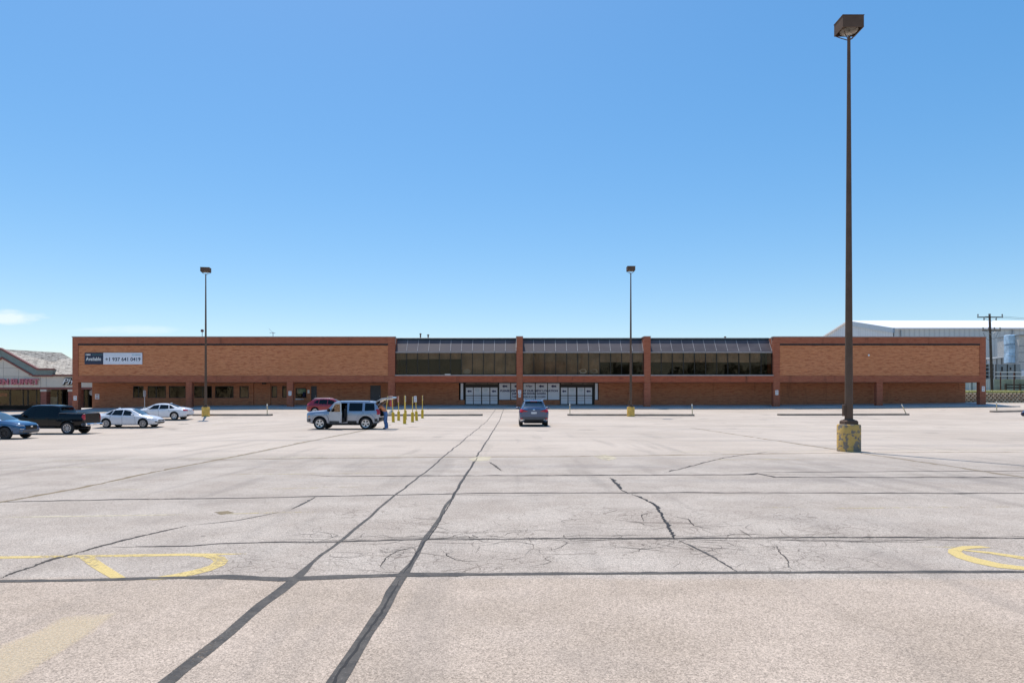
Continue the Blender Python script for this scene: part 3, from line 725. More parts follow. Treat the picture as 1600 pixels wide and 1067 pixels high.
# soffit and roof
b = MB(); b.box(fx(113.2), fx(1540.3), FR + .5, WL + .25, SOF + .003, SOF + .2); b.build('soffit', plain('soffit_board', (.20, .13, .10), .9, sc=.5, var=.3), store)
b = MB(); b.box(fx(113.5), fx(617.0), FR + .52, 150, 8.2, 8.6); b.box(fx(617.2), fx(1208.3), FR + 2.1, 150, 8.2, 8.6); b.box(fx(1208.6), fx(1540.2), FR + .52, 150, 8.2, 8.6)
b.box(fx(113.2), fx(113.8), FR + .66, 150, SOF + .2, TOP - .1); b.box(fx(1539.7), fx(1540.3), FR + .66, 150, SOF + .2, TOP - .1)
b.build('roof', M['coping'], store)
# the three glazed bays
bays = [(617.2, 806.8), (817, 1006.4), (1016.8, 1208.3)]
GP = FR + .34; SP0 = FR + .28; SP1 = FR + 1.55
for bi, (a, c) in enumerate(bays):
    X0, X1 = fx(a), fx(c); zg0 = PZ(585.3, GP); zg1 = PZ(550.6, GP); zs0 = PZ(550.4, SP0) + .02; zs1 = PZ(531.3, SP1)
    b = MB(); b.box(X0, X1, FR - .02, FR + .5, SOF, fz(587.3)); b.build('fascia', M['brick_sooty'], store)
    b = MB(); b.box(X0, X1, FR - .10, FR + .5, fz(587.3), fz(585.6)); b.build('sill', M['coping'], store)
    n = 11; fw = .055
    fr = MB(); fr.box(X0, X1, GP, GP + .1, zg0 - .05, zg0 + .05); fr.box(X0, X1, GP, GP + .1, zg1 - .07, zg1 + .05)
    for k in range(n + 1):
        q = lerp(X0, X1, k / n); l = fw * (1.4 if k in (0, n) else .8); fr.box(max(X0, q - l), min(X1, q + l), GP + .002, GP + .098, zg0 + .05, zg1 - .07)
    win = fr.build('clerestory_window', M['dark_frame'], store)
    gl = MB()
    for k in range(n): gl.box(lerp(X0, X1, k / n) + .05, lerp(X0, X1, (k + 1) / n) - .05, GP + .045, GP + .055, zg0 + .05, zg1 - .07)
    gl.build('glass', M['glass'], win)
    # brown sheets added behind the panes imitate bands reflected in the glass
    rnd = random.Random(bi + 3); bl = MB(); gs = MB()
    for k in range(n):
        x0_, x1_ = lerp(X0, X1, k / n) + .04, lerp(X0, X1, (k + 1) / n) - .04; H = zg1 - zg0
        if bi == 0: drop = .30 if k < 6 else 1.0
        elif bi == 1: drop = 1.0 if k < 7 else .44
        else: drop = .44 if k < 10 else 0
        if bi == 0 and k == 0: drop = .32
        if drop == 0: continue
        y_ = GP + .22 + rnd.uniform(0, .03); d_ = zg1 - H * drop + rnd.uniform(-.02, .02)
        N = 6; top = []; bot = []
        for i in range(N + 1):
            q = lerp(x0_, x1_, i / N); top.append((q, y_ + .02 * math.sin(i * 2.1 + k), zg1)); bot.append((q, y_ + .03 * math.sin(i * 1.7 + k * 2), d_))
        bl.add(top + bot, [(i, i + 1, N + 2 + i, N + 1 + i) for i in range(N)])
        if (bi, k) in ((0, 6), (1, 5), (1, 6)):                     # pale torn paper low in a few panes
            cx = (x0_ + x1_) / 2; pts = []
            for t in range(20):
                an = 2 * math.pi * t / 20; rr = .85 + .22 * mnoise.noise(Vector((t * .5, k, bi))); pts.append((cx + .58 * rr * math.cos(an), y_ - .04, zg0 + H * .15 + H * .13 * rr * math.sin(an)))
            gs.prism(pts, (0, .01, 0)); gs.build('torn_sheet', M['blind_or_reflection2'], store); gs = MB()
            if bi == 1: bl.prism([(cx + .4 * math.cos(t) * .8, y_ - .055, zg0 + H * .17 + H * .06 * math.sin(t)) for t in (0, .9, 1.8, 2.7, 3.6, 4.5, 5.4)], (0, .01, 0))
    bl.build('blind_or_reflection', M['blind_or_reflection'], store)
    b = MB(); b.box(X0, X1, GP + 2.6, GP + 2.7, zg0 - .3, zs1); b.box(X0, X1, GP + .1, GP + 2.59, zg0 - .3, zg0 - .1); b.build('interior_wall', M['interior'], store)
    # sloped glazing with glinting cap strips
    b = MB(); b.add([(X0, SP0, zs0), (X1, SP0, zs0), (X1, SP1, zs1), (X0, SP1, zs1), (X0, SP0 + .05, zs0 - .06), (X1, SP0 + .05, zs0 - .06), (X1, SP1 + .05, zs1 - .06), (X0, SP1 + .05, zs1 - .06)],
                    [(0, 1, 2, 3), (7, 6, 5, 4), (0, 4, 5, 1), (1, 5, 6, 2), (2, 6, 7, 3), (3, 7, 4, 0)])
    sl = b.build('sloped_glazing', M['glaze'], store)
    b = MB(); d = Vector((0, SP1 - SP0, zs1 - zs0)).normalized(); nrm = Vector((0, -d.z, d.y))
    for k in range(1, n + 1):
        q = lerp(X0, X1, k / n) - (.03 if k == n else 0); p0 = Vector((q, SP0, zs0)) + nrm * .02; p1 = Vector((q, SP1, zs1)) + nrm * .02
        b.tube(p0 + d * .16, p1 - d * .05, .026, .026, 6); b.tube(p0 + d * .22, p0 + d * .34, .05, .05, 6)
        b.build('cap_strip', M['cap'], sl); b = MB()
    b = MB(); b.box(X0, X1, SP0 - .04, SP0 + .06, zs0 - .10, zs0 + .05); b.build('gutter', M['coping'], store)
    b = MB(); b.box(X0, X1, SP1 - .02, SP1 + .5, zs1 + .002, PZ(529.2, SP1)); b.box(X0, X1, SP1 + .09, SP1 + .62, 8.05, zs1); b.build('parapet', M['teal'], store)
    b = MB(); b.cbox(X0, X1, SP1 - .08, SP1 + .56, PZ(529.2, SP1), PZ(527.8, SP1), .02); b.build('coping', M['coping'], store)

# entrances: four-leaf sliding doors and boarded panels with printed notices
PY = WL + .05
def arrow(b, cx, cz, w, y, mi=0):
    h = w * .30; b.prism([(cx - w / 2, y, cz), (cx - w * .08, y, cz + h), (cx - w * .08, y, cz + h * .45), (cx + w / 2, y, cz + h * .5), (cx + w * .40, y, cz), (cx + w / 2, y, cz - h * .5), (cx - w * .08, y, cz - h * .45), (cx - w * .08, y, cz - h)], (0, .006, 0), mi)
for ei, (a, c, zt, zb) in enumerate(ENT):
    X0, X1 = wx(a), wx(c); z1, z0 = SOF, swz((X0 + X1) / 2, WL) + .01
    hd = wz(604.7); tr = wz(600)
    b = MB(); b.box(X0, X0 + .14, PY, PY + .14, z0, z1); b.box(X1 - .14, X1, PY, PY + .14, z0, z1); b.box(X0 + .14, X1 - .14, PY - .05, PY + .14, hd, tr)
    b.box(X0 + .14, X1 - .14, PY, PY + .14, z1 - .05, z1); mid = (X0 + X1) / 2; b.box(mid - .04, mid + .04, PY + .01, PY + .13, z0, hd)
    for k in (1, 2): q = lerp(X0, X1, k / 3); b.box(q - .03, q + .03, PY + .01, PY + .13, tr, z1 - .05)
    ent = b.build('entrance_frame', M['dark_frame'], store)
    b = MB(); b.box(X0 + .14, X1 - .14, PY + .06, PY + .075, tr, z1 - .05); b.build('transom_glass', M['blind_or_reflection'], ent)
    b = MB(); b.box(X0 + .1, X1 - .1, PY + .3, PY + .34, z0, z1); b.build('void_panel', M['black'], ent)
    E = [727.9, 739, 740, 751.7, 753, 764.7, 766.1, 777.3] if ei == 0 else [876.2, 886.9, 888.2, 899.9, 901.9, 913.2, 914.2, 925.2]
    for k in range(4):
        L0, L1 = wx(E[2 * k]), wx(E[2 * k + 1]); ze = hd - .02; zm = wz(618.1)
        b = MB(); t = .06
        b.box(L0 - t, L0, PY + .03, PY + .09, z0, ze); b.box(L1, L1 + t * .6, PY + .03, PY + .09, z0, ze); b.box(L0, L1, PY + .03, PY + .09, zm - .05, zm + .05)
        b.box(L0, L1, PY + .03, PY + .09, z0, z0 + .06); b.box(L0, L1, PY + .03, PY + .09, ze - .04, ze)
        dr = b.build('door', M['dark_frame'], store)
        b = MB(); b.box(L0, L1, PY + .045, PY + .06, z0 + .06, zm - .05); b.box(L0, L1, PY + .045, PY + .06, zm + .05, ze - .04)
        y = PY + .038; cx = (L0 + L1) / 2; W = L1 - L0
        for zz in (wz(621.7),): b.box(L0, L1, y - .002, y + .006, zz - .03, zz + .03, 2)
        if k in (1, 2) or ei == 0: b.box(L0, L1, y - .002, y + .006, wz(625.6) - .02, wz(625.6) + .02, 2)
        if k in (0, 3): arrow(b, cx, wz(611.2), W * .68, y, 1)
        else:
            for q, (zz, ww) in enumerate(((607.2, .5), (609.0, .62), (610.2, .55), (611.6, .4), (615.0, .7))): b.box(cx - W * ww / 2, cx + W * ww / 2, y, y + .006, wz(zz) - .025, wz(zz) + .025, 3)
        b.build('notice', [M['poster'], M['navy'], plain('grey_band', (.30, .31, .34), .5), M['pale_print']], dr)
PY2 = WL + .055
for k, (a, c) in enumerate(PAN):
    X0, X1 = wx(a), wx(c); z0, z1 = wz(625), SOF; t = .055
    fr = MB(); fr.box(X0, X0 + t, PY2, PY2 + .1, z0, z1); fr.box(X1 - t, X1, PY2, PY2 + .1, z0, z1); fr.box(X0 + t, X1 - t, PY2, PY2 + .1, z0, z0 + t); fr.box(X0 + t, X1 - t, PY2, PY2 + .1, z1 - t, z1)
    fo = fr.build('window', M['dark_frame'], store)
    b = MB(); b.box(X0 + t, X1 - t, PY2 + .03, PY2 + .05, z0 + t, z1 - t); cx = (X0 + X1) / 2; y = PY2 + .02
    if k in (1, 2, 4, 5): arrow(b, cx, wz(603.4), .74, y, 1)
    if k == 3:
        text_into(b, 'Kroger', cx, wz(604.2), y, .20, 1, 'CENTER', .012); b.box(cx - .2, cx + .05, y, y + .006, wz(601.6), wz(601.2), 1); b.box(cx - .1, cx + .3, y, y + .006, wz(606.6), wz(606.2), 2)
    b.build('notice', [M['poster'], M['navy'], M['pale_print']], fo)
b = MB()
text_into(b, 'PLEASE VISIT US AT OUR NEW LOCATION', wx(781.7), wz(611.8), PY2 + .018, .235, 0, 'LEFT', .016, 0, wx(871.8) - wx(781.7))
text_into(b, 'JUST A FEW DOORS DOWN', wx(799.9), wz(616.2), PY2 + .018, .225, 0, 'LEFT', .016, 0, wx(852.5) - wx(799.9))
text_into(b, 'THIS LOCATION IS NOW CLOSED', wx(799.9), wz(620.8), PY2 + .018, .165, 0, 'LEFT', .010, 0, wx(852.5) - wx(799.9))
b.build('lettering', M['navy'], store)
b = MB(); b.box(fx(695.2), fx(703.8), FR - .16, FR + .1, fz(585.6) + .001, fz(585.6) + .09); tag(b.build('loose_strip', M['white'], origin=(fx(699), FR, fz(585.6))), 'white loose strip lying on the sill under the glazed bay nearest the yellow posts', 'strip')

# signs fixed to the store
X0, X1, Xm = fx(132.6), fx(222.2), fx(161.6); Z0, Z1 = fz(569.3), fz(551.2); y = FR - .06
ban = thing('sign_banner', 'white and navy banner offering the brick store with a phone number', 'banner', ((X0 + X1) / 2, FR, Z0))
b = MB(); b.cbox(X0, Xm, y, FR + .075, Z0, Z1, .01)
text_into(b, 'Available', (X0 + Xm) / 2 - .05, fz(563.3), y - .002, .42, 1, 'CENTER', .010, 0, 1.92)
text_into(b, 'CBRE', fx(134.3), fz(555.2), y - .002, .16, 1, 'LEFT', .012, 0, .62); b.box(fx(144), fx(160.6), y - .008, y, fz(554.6), fz(553.7), 2)
b.build('dark_panel', [M['banner_navy'], M['white'], M['teal_print']], ban)
b = MB(); b.cbox(Xm + .01, X1, y, FR + .075, Z0, Z1, .01)
text_into(b, '+1 937 641 0419', fx(165.2), fz(563.9), y - .002, .43, 1, 'LEFT', .014, 0, fx(220) - fx(165.2))
b.box(fx(163), fx(204), y - .008, y, fz(554.3), fz(553.8), 2); b.box(fx(206.5), fx(220), y - .008, y, fz(555.6), fz(553.4), 2)
b.build('pale_panel', [M['banner_white'], M['banner_navy'], M['pale_print']], ban)
def notice_sign(px, py0, py1, wpx, plane, label, rows):
    w = wpx * plane / FPX; cx = PX(px, plane); z0, z1 = PZ(py1, plane), PZ(py0, plane); yb = plane
    b = MB(); b.cbox(cx - w / 2, cx + w / 2, yb - .04, yb - .003, z0, z1, .008)
    for k in range(rows):
        zz = lerp(z1, z0, (k + .7) / (rows + .4)); c = 1 if k % 2 == 0 else 2; b.box(cx - w * .3, cx + w * .3, yb - .046, yb - .039, zz - .04, zz + .04, c)
    return tag(b.build('wall_sign', [M['white'], M['red_print'], M['grey_box']], None, origin=(cx, yb, z0)), label, 'sign', 'small white signs on the store front')
notice_sign(117.6, 618.5, 625.4, 4.8, FR, 'small white notice on the end pillar nearest the black pickup', 2)
notice_sign(152, 615.5, 623.5, 6.6, WL, 'white notice on the plain wall below the phone number banner', 3)
notice_sign(453.2, 611, 618, 4.6, FR, 'white notice on the pillar beside the pale blue service window', 2)
notice_sign(811.9, 609.4, 615.2, 4.8, FR, 'upper white sign on the central pillar between both boarded entrances', 2)
notice_sign(811.9, 615.5, 620.8, 3.6, FR, 'narrower lower white sign on the central pillar between both boarded entrances', 2)
notice_sign(1213.7, 609.6, 617, 4.6, FR, 'white notice on the pillar right of the last glazed bay', 2)
notice_sign(1536.2, 603.5, 611.5, 4.6, FR, 'white notice on the end pillar near the block retaining wall', 2)
b = MB(); b.lathe([(.0, .0), (.1, .02), (.13, .08), (.06, .16)], (0, 0, 0), 'y', 12); o = b.build('floodlight', M['white'], None, 35)
o.location = (fx(1357.5), FR + .08 - .15, fz(555)); tag(o, 'small white fitting on the wide upper brick panel right of the tall front lamp', 'light')

# roof-top bits
def roof_thing(name, label, cat, px, py0, py1, kind):
    D = 93.0; X = PX(px, D); z1 = PZ(py0, D); z0 = 8.6; t = thing(name, label, cat, (X, D, z0))
    b = MB(); b.tube((X, D, z0), (X, D, z1), .045 if kind != 'vent' else .09, n=8)
    b.build('mast' if kind != 'vent' else 'pipe', M['steel'] if kind != 'vent' else M['bronze'], t)
    b = MB()
    if kind == 'antenna':
        b.tube((X - .45, D, z1 - .08), (X + .35, D, z1 - .14), .025, n=5)
        for q in (-.4, -.2, 0, .2): b.tube((X + q, D - .35, z1 - .1), (X + q, D + .35, z1 - .1), .015, n=4)
        b.tube((X, D, z1 - .1), (X - .5, D - .2, z1 + .45), .018, n=4)
        b.build('aerial', M['steel'], t)
    elif kind == 'ball':
        b.lathe([(.0, -.2), (.16, -.16), (.22, 0), (.16, .16), (.0, .2)], (X, D, z1), n=12); b.build('beacon', M['mall_red'], t, 40)
    else:
        b.lathe([(.13, -.1), (.17, 0), (.0, .09)], (X, D, z1), n=10); b.build('cap', M['bronze'], t)
roof_thing('roof_antenna', 'thin aerial standing on the store roof left of the yellow posts', 'antenna', 426.6, 519, 527, 'antenna')
roof_thing('roof_beacon', 'dark red ball on a mast on the store roof beside the left lamp', 'beacon', 316, 516.8, 527, 'ball')
roof_thing('roof_vent', 'taller of two vent pipes on the roof above the glazed bay', 'vent pipe', 657, 521.6, 527, 'vent')
roof_thing('roof_vent', 'shorter of two vent pipes on the roof above the glazed bay', 'vent pipe', 669, 523.2, 527, 'vent')
roof_thing('roof_vent', 'single low vent over the right glazed bay of the store', 'vent pipe', 1133, 526.3, 528, 'vent')

# ------------------------------------------------------------------ lamps
def lamp(px, py, label, D, rot, hw=.68, hd=.60):
    X = PX(px, D); z0 = gz(X, D); H = 14.06
    t = thing('parking_lamp', label, 'lamp post', (0, 0, 0), 'tall box-headed lamps of the car park')
    b = MB(); b.lathe([(.36, -.2), (.36, .84), (.345, .875), (.32, .885)], n=40)
    base = b.build('concrete_base', M['peel'] if D < 40 else M['lamp_yellow'], t, 40)
    b = MB(); b.cbox(-.22, .22, -.22, .22, .885, 1.02, .04); b.lathe([(.2, 1.02), (.145, 1.05)], n=20); b.build('base_cover', M['bronze'], t)
    b = MB(); b.lathe([(.128, 1.0), (.126, 1.6), (.05, 13.45), (.05, 13.5), (.0, 13.51)], n=20); b.cbox(-.2, -.115, -.06, .06, 1.15, 1.52, .01)
    b.build('pole', M['bronze'], t, 40)
    hz0, hz1 = H - .38, H
    b = MB(); w, d = hw / 2, hd / 2
    b.box(-w, w, -d, -d + .02, hz0, hz1); b.box(-w, w, d - .02, d, hz0, hz1); b.box(-w, -w + .02, -d + .02, d - .02, hz0, hz1); b.box(w - .02, w, -d + .02, d - .02, hz0, hz1)
    b.box(-w + .02, w - .02, -d + .02, d - .02, hz1 - .03, hz1 - .004)
    b.box(-w - .012, w + .012, -d - .012, d + .012, hz1, hz1 + .018)
    hdob = b.build('lamp_head', M['bronze'], t)
    b = MB(); b.lathe([(.0, .27), (.14, .24), (.24, .14), (.272, .0)], (0, 0, hz0 + .02), n=28); b.build('reflector', M['steel'], hdob, 50)
    b = MB(); b.lathe([(.05, .06), (.065, .12), (.05, .22), (.0, .24)], (0, 0, hz0 + .03), n=12); b.build('bulb', M['white'], hdob, 50)
    b = MB(); b.lathe([(.29, .02), (.275, .0), (.22, -.035), (.12, -.06), (.0, -.07)], (0, 0, hz0 + .01), n=28); b.build('lens', M['lens'], hdob, 60)
    b = MB()
    for sx in (-1, 1):
        for sy in (-1, 1): b.path([(sx * .03, sy * .02, 13.42), (sx * w * .55, sy * d * .45, 13.54), (sx * (w - .03), sy * (d - .03), hz0)], .014, 6)
    b.build('yoke', M['bronze'], t)
    t.location = (X, D, z0); t.rotation_euler.z = R(rot); return t
lamp(1326.3, 705, 'tall brown lamp post in the foreground on a peeling yellow and grey base', 22.3, 0)
lamp(985.6, 651, 'distant lamp post on a clean yellow base right of the dark SUV', 64.3, 0, .72, .75)
lamp(321.5, 652, 'distant lamp post on a yellow base behind the rear white sedan', 64.8, 9, .80, .75)

# ------------------------------------------------------------------ kerb islands and stakes
def island(x0, x1, D0, D1, label, wd=.95):
    b = MB(); n = max(2, int((x1 - x0) / .8)); r = .3
    prof = []
    for i in range(n + 1): prof.append((lerp(x0 + r, x1 - r, i / n), 0))
    ring = []
    L = [(x0 + r - r * math.sin(math.pi * k / 6), 0, k) for k in range(7)]
    dline = lambda x: lerp(D0, D1, (x - x0) / (x1 - x0))
    outl = [(x, dline(x)) for x, _ in prof]; back = [(x, dline(x) + wd) for x, _ in reversed(prof)]
    capr = [(x1 - r + r * math.sin(math.pi * k / 6), dline(x1) + wd / 2 - wd / 2 * math.cos(math.pi * k / 6)) for k in range(1, 6)]
    capl = [(x0 + r - r * math.sin(math.pi * k / 6), dline(x0) + wd / 2 + wd / 2 * math.cos(math.pi * k / 6)) for k in range(1, 6)]
    loop = outl + capr + back + capl; N = len(loop)
    cy = lambda x: dline(x) + wd / 2
    z = lambda x, y: gz(x, y)
    wob = lambda x: .012 * mnoise.noise(Vector((x * 1.3, D0, 3)))
    vs = [(x, y, z(x, y) - .15) for x, y in loop] + [(x, y, z(x, y) + .13 + wob(x)) for x, y in loop] + [(x, y + (cy(x) - y) * .08, z(x, y) + .16 + wob(x)) for x, y in loop]
    fs = []
    for k in range(2):
        for i in range(N): j = (i + 1) % N; fs.append((k * N + i, k * N + j, (k + 1) * N + j, (k + 1) * N + i))
    m = len(outl)
    top = 2 * N
    for i in range(m - 1): fs.append((top + i, top + i + 1, top + m + 5 + (m - 1) - (i + 1), top + m + 5 + (m - 1) - i))
    fs.append(tuple([top + m - 1 + k for k in range(0, 7)])); fs.append(tuple([top + 2 * m + 4 + k for k in range(0, 6)] + [top]))
    b.add(vs, fs); o = b.build('kerb_island', M['kerb'], None, origin=(x0, D0, gz(x0, D0)))
    return tag(o, label, 'kerb', 'concrete kerb islands along the aisle')
def isl(pa, pb, D0, D1, label): return island(PX(pa, D0), PX(pb, D1), D0, D1, label)
isl(296, 423, 65.6, 65.6, 'concrete kerb island beside the rear white sedan, left lamp standing at it')
isl(560, 754, 64.8, 65.4, 'concrete kerb island behind the yellow sign posts')
isl(887, 1087, 65.6, 65.0, 'concrete kerb island with a lamp and two thin stakes right of the dark SUV')
isl(1218, 1424, 66.0, 66.5, 'concrete kerb island behind the tall foreground lamp with a tilted stake')
isl(1553, 1680, 72.0, 74.0, 'concrete kerb island at the edge of the lot in front of the block wall')
def stake(px, D, h, tilt, label):
    X = PX(px, D); z = gz(X, D) + .18
    b = MB(); b.cbox(-.035, .035, -.035, .035, -.05, h, .008); b.box(-.04, .04, -.041, .041, h - .22, h - .06, 1)
    o = b.build('marker_stake', [M['stake'], M['white']]); o.location = (X, D, z); o.rotation_euler.y = R(tilt)
    tag(o, label, 'stake', 'thin marker stakes on the kerb islands')
stake(417.5, 66.0, .98, 0, 'thin pale stake left of the red car'); stake(890.6, 66.0, 1.0, -1, 'thin pale stake just right of the dark SUV')
stake(1081.8, 65.5, .98, -2, 'thin pale stake at the far end of the island with the right distant lamp'); stake(1415.5, 66.9, .98, -26, 'leaning yellow stake behind the tall foreground lamp')
stake(1557.5, 72.5, 1.0, -2, 'thin yellowish stake in front of the block retaining wall')

# ------------------------------------------------------------------ yellow sign posts
def bollard(px, D, kind, label, ph=1.98, w=.20, tilt=0, rot=0):
    X = PX(px, D); z = gz(X, D)
    t = thing('sign_post', label, 'sign post', (0, 0, 0), 'yellow sign posts in front of the store')
    b = MB(); b.lathe([(.115, -.1), (.115, .70), (.10, .745), (.05, .765)], n=18); b.build('bollard', M['yellow'], t, 40)
    b = MB(); b.cbox(-.028, .028, -.028, .028, .76, ph, .006); b.build('post', M['yellow_pole'], t)
    if kind:
        b = MB(); b.cbox(-.15, .15, -.044, -.03, ph - .48, ph + .01, .004)
        if kind == 'blue':
            b.box(-.09, .09, -.05, -.043, ph - .38, ph - .2, 1); b.lathe([(.0, -.055), (.05, -.053), (.05, -.05)], (0, 0, ph - .29), 'y', 12, 0); b.box(-.11, .11, -.05, -.043, ph - .12, ph - .05, 1); b.box(-.1, .1, -.05, -.043, ph - .45, ph - .42, 1)
        else: b.box(-.11, .11, -.05, -.043, ph - .15, ph - .06, 1); b.box(-.11, .11, -.05, -.043, ph - .4, ph - .3, 1)
        o = b.build('sign_plate', [M['pink'] if kind == 'pink' else M['white'], M['sign_blue'] if kind != 'pink' else M['sign_pink']], t)
        o.rotation_euler.z = R(rot)
    t.location = (X, D, z); t.rotation_euler.y = R(tilt)
bollard(602, 57.5, 'white', 'leaning yellow post just behind the person at the silver SUV', 2.0, tilt=6, rot=100)
bollard(614.6, 52.2, None, 'bare yellow post next to the red and white pole sign', 1.92, tilt=-2.5)
bollard(622.8, 55.5, 'pink', 'yellow post with a faded pink plate turned almost edge on', 1.98, rot=-64)
bollard(632.2, 48.7, 'white', 'frontmost yellow post, hiding another one right behind it', 2.02, rot=101)
bollard(633.4, 58.5, 'white', 'yellow post mostly hidden behind the frontmost yellow post', 2.0, rot=98)
bollard(644.5, 52.2, 'white', 'yellow post with an edge-on plate, left of the white and blue plate', 1.94, rot=100)
bollard(651, 55.6, 'blue', 'yellow post with a white plate showing a blue square', 1.98, tilt=-2.5, rot=-38)
bollard(660, 60.5, 'white', 'last yellow post, standing apart furthest from the silver SUV', 2.02, rot=98)
def cone_sign(px, D, h, label, red):
    X = PX(px, D); z = gz(X, D) - .02
    t = thing('portable_sign', label, 'sign', (X, D, z)); 
    b = MB(); b.lathe([(.40, 0), (.40, .10), (.34, .22), (.16, .46), (.06, .54)], (X, D, z), n=20); b.build('concrete_foot', M['concrete'], t, 40)
    b = MB(); b.tube((X, D, z + .5), (X, D, z + h), .035, n=8); b.build('pole', M['steel'], t)
    b = MB()
    if red:
        b.lathe([(.0, -.012), (.33, -.012), (.33, .012), (.0, .012)], (0, 0, 0), 'y', 8); b.M = None
        o = b.build('red_plate', M['red_print']); o.parent = t; o.location = (0, -.05, h - .75); o.rotation_euler.z = R(74)
        b = MB(); b.cbox(-.2, .2, -.02, .0, -.17, .17, .005); o = b.build('white_plate', M['pink']); o.parent = t; o.location = (0, -.05, h - .18); o.rotation_euler.z = R(40)
    else:
        b.cbox(X - .02, X + .02, D - .25, D + .25, z + h - .75, z + h - .05, .004); b.build('sign_plate', M['steel'], t)
cone_sign(226, 78, 2.5, 'grey pole with edge-on plate on a conical concrete foot behind the white sedans', False)
cone_sign(611.2, 66.2, 1.95, 'red and white sign on a grey pole with a concrete foot among the yellow posts', True)

# ------------------------------------------------------------------ the older shops on the left
MD = 95.0
mx_ = lambda p: PX(p, MD); mz = lambda p: PZ(p, MD)
mall = thing('shop_row', 'cream shop row with a teal banded gable and mottled shingle roof beside the brick store', 'shops', (mx_(40), MD, 0))
XA, XB = mx_(-110), -50.0
b = MB(); b.box(XA, XB, MD, MD + .4, mz(605), mz(587.8)); 
b.prism([(mx_(-60), MD, mz(587.6)), (mx_(54), MD, mz(587.6)), (mx_(4.5), MD, mz(557.5))], (0, .4, 0)); b.build('sign_band', M['cream'], mall)
b = MB()
for px in (5.0, 29, 63, 72, 100): b.box(mx_(px), mx_(px) + .05, MD - .006, MD - .001, mz(605), mz(588.2) if px > 50 else mz(565 + abs(px - 5) * .5))
for zz in (575, 588.5): b.box(mx_(-60), mx_(30 if zz < 580 else 52), MD - .006, MD - .001, mz(zz), mz(zz) + .05)
b.build('joint_strip', plain('stucco_joint', (.33, .30, .26), .9), mall)
# raked gable band: red edge, teal band, red edge
top = [(-60, 577.5), (-51, 577.5), (4.5, 545.0), (62, 577.0), (86.5, 577.0)]; bot = [(-60, 587), (-42, 587), (4.5, 559), (53.5, 587.2), (82.5, 587.2)]
b = MB(); P = lambda q, yo: (mx_(q[0]), MD + yo, mz(q[1]))
for i in range(4):
    b.add([P(top[i], -.45), P(top[i + 1], -.45), P(bot[i + 1], -.12), P(bot[i], -.12), P(top[i], .3), P(top[i + 1], .3), P(bot[i + 1], .3), P(bot[i], .3)],
          [(0, 1, 2, 3), (7, 6, 5, 4), (0, 4, 5, 1), (3, 2, 6, 7)] + ([(1, 5, 6, 2)] if i == 3 else []) + ([(0, 3, 7, 4)] if i == 0 else []))
b.build('gable_band', M['mall_teal'], mall)
def trim(pts, yo, th, dp, name='trim'):
    b = MB()
    for k_, (p, q) in enumerate(zip(pts, pts[1:])):
        a, c = Vector(P(p, yo + .004 * (k_ % 2))), Vector(P(q, yo + .004 * (k_ % 2))); d = (c - a).normalized(); n = Vector((-d.z, 0, d.x)) * th; k = d * th * .2
        b.prism([a - k - n * .5, c + k - n * .5, c + k + n * .5, a - k + n * .5], (0, dp + .01 * (k_ % 2), 0))
    b.build(name, M['mall_red'], mall)
trim(top, -.56, .22, .5); trim(bot, -.24, .22, .3)
trim([(84, 586.3), (134, 586.3)], -.3, .2, .5)
b = MB(); b.box(XA, XB, MD - .01, MD + .45, mz(608.3), mz(605) - .003); b.box(XA, XB, MD + .45, MD + 2.6, mz(608.3) + .02, mz(606.5)); b.build('beam', M['mall_red'], mall)
# roofs
b = MB(); zr = 7.95; ye, yr = MD - .2, MD + 7
b.add([(mx_(45), ye, mz(586)), (XB, ye, mz(586)), (XB, yr, zr), (mx_(45), yr, zr), (XB, yr + 8, mz(586)), (mx_(45), yr + 8, mz(586))], [(0, 1, 2, 3), (3, 2, 4, 5), (1, 4, 2), (0, 3, 5)])
b.build('roof', M['shingle'], mall)
b = MB(); ap = mz(545.6); ev = mz(579); xl, xc, xr_ = mx_(-52), mx_(4.5), mx_(63)
b.add([(xl, MD + .25, ev), (xc, MD + .25, ap), (xr_, MD + .25, ev), (xr_ + .6, MD + 12, ev), (xc + 2.2, MD + 9, ap + .15), (xl, MD + 12, ev)], [(0, 1, 2), (1, 4, 3, 2), (0, 5, 4, 1), (3, 4, 5)])
b.build('roof', M['shingle'], mall)
# shop fronts
SP = MD + 2.6
b = MB(); b.box(XA, XB, SP + .6, SP + .7, -.6, mz(606)); b.build('interior_wall', M['interior'], mall)
b = MB(); b.box(XA, mx_(62), SP, SP + .3, -.7, PZ(640, SP)); b.box(mx_(105), mx_(112), SP, SP + .3, -.7, PZ(606, SP)); b.build('wall', M['brick_mall'], mall)
b = MB(); b.box(XA, XB, MD - 1.5, SP + .6, -.75, -.42); b.build('floor', M['sidewalk'], mall)
def shop_win(a, c, y0, y1, mull): return window(PX(a, SP), PX(c, SP), PZ(y1, SP), PZ(y0, SP), SP + .02, [PX(q, SP) for q in mull], 'window', .1, mall)
shop_win(-60, 15.5, 607.5, 634, [-20]); shop_win(15.5, 43.5, 607.5, 634, [36]); shop_win(43.5, 63.5, 607.5, 634, [57]); shop_win(73.5, 105, 607.5, 641, [90, 97]); shop_win(128, 152, 607.5, 644, [131, 138.5])
b = MB(); b.box(PX(-40, SP), PX(9.5, SP), SP + .2, SP + .25, PZ(619.5, SP), PZ(614, SP)); b.build('window_sign', M['sign_pink'], mall)
b = MB(); b.box(PX(77, SP), PX(89, SP), SP + .2, SP + .3, PZ(640, SP), PZ(620, SP)); b.build('window_sign', M['blue_tarp'], mall)
b = MB(); b.lathe([(.0, -.05), (.42, -.05), (.42, .05), (.0, .05)], (PX(145, SP), SP - .1, PZ(613.5, SP)), 'y', 16); b.build('round_sign', M['poster'], mall)
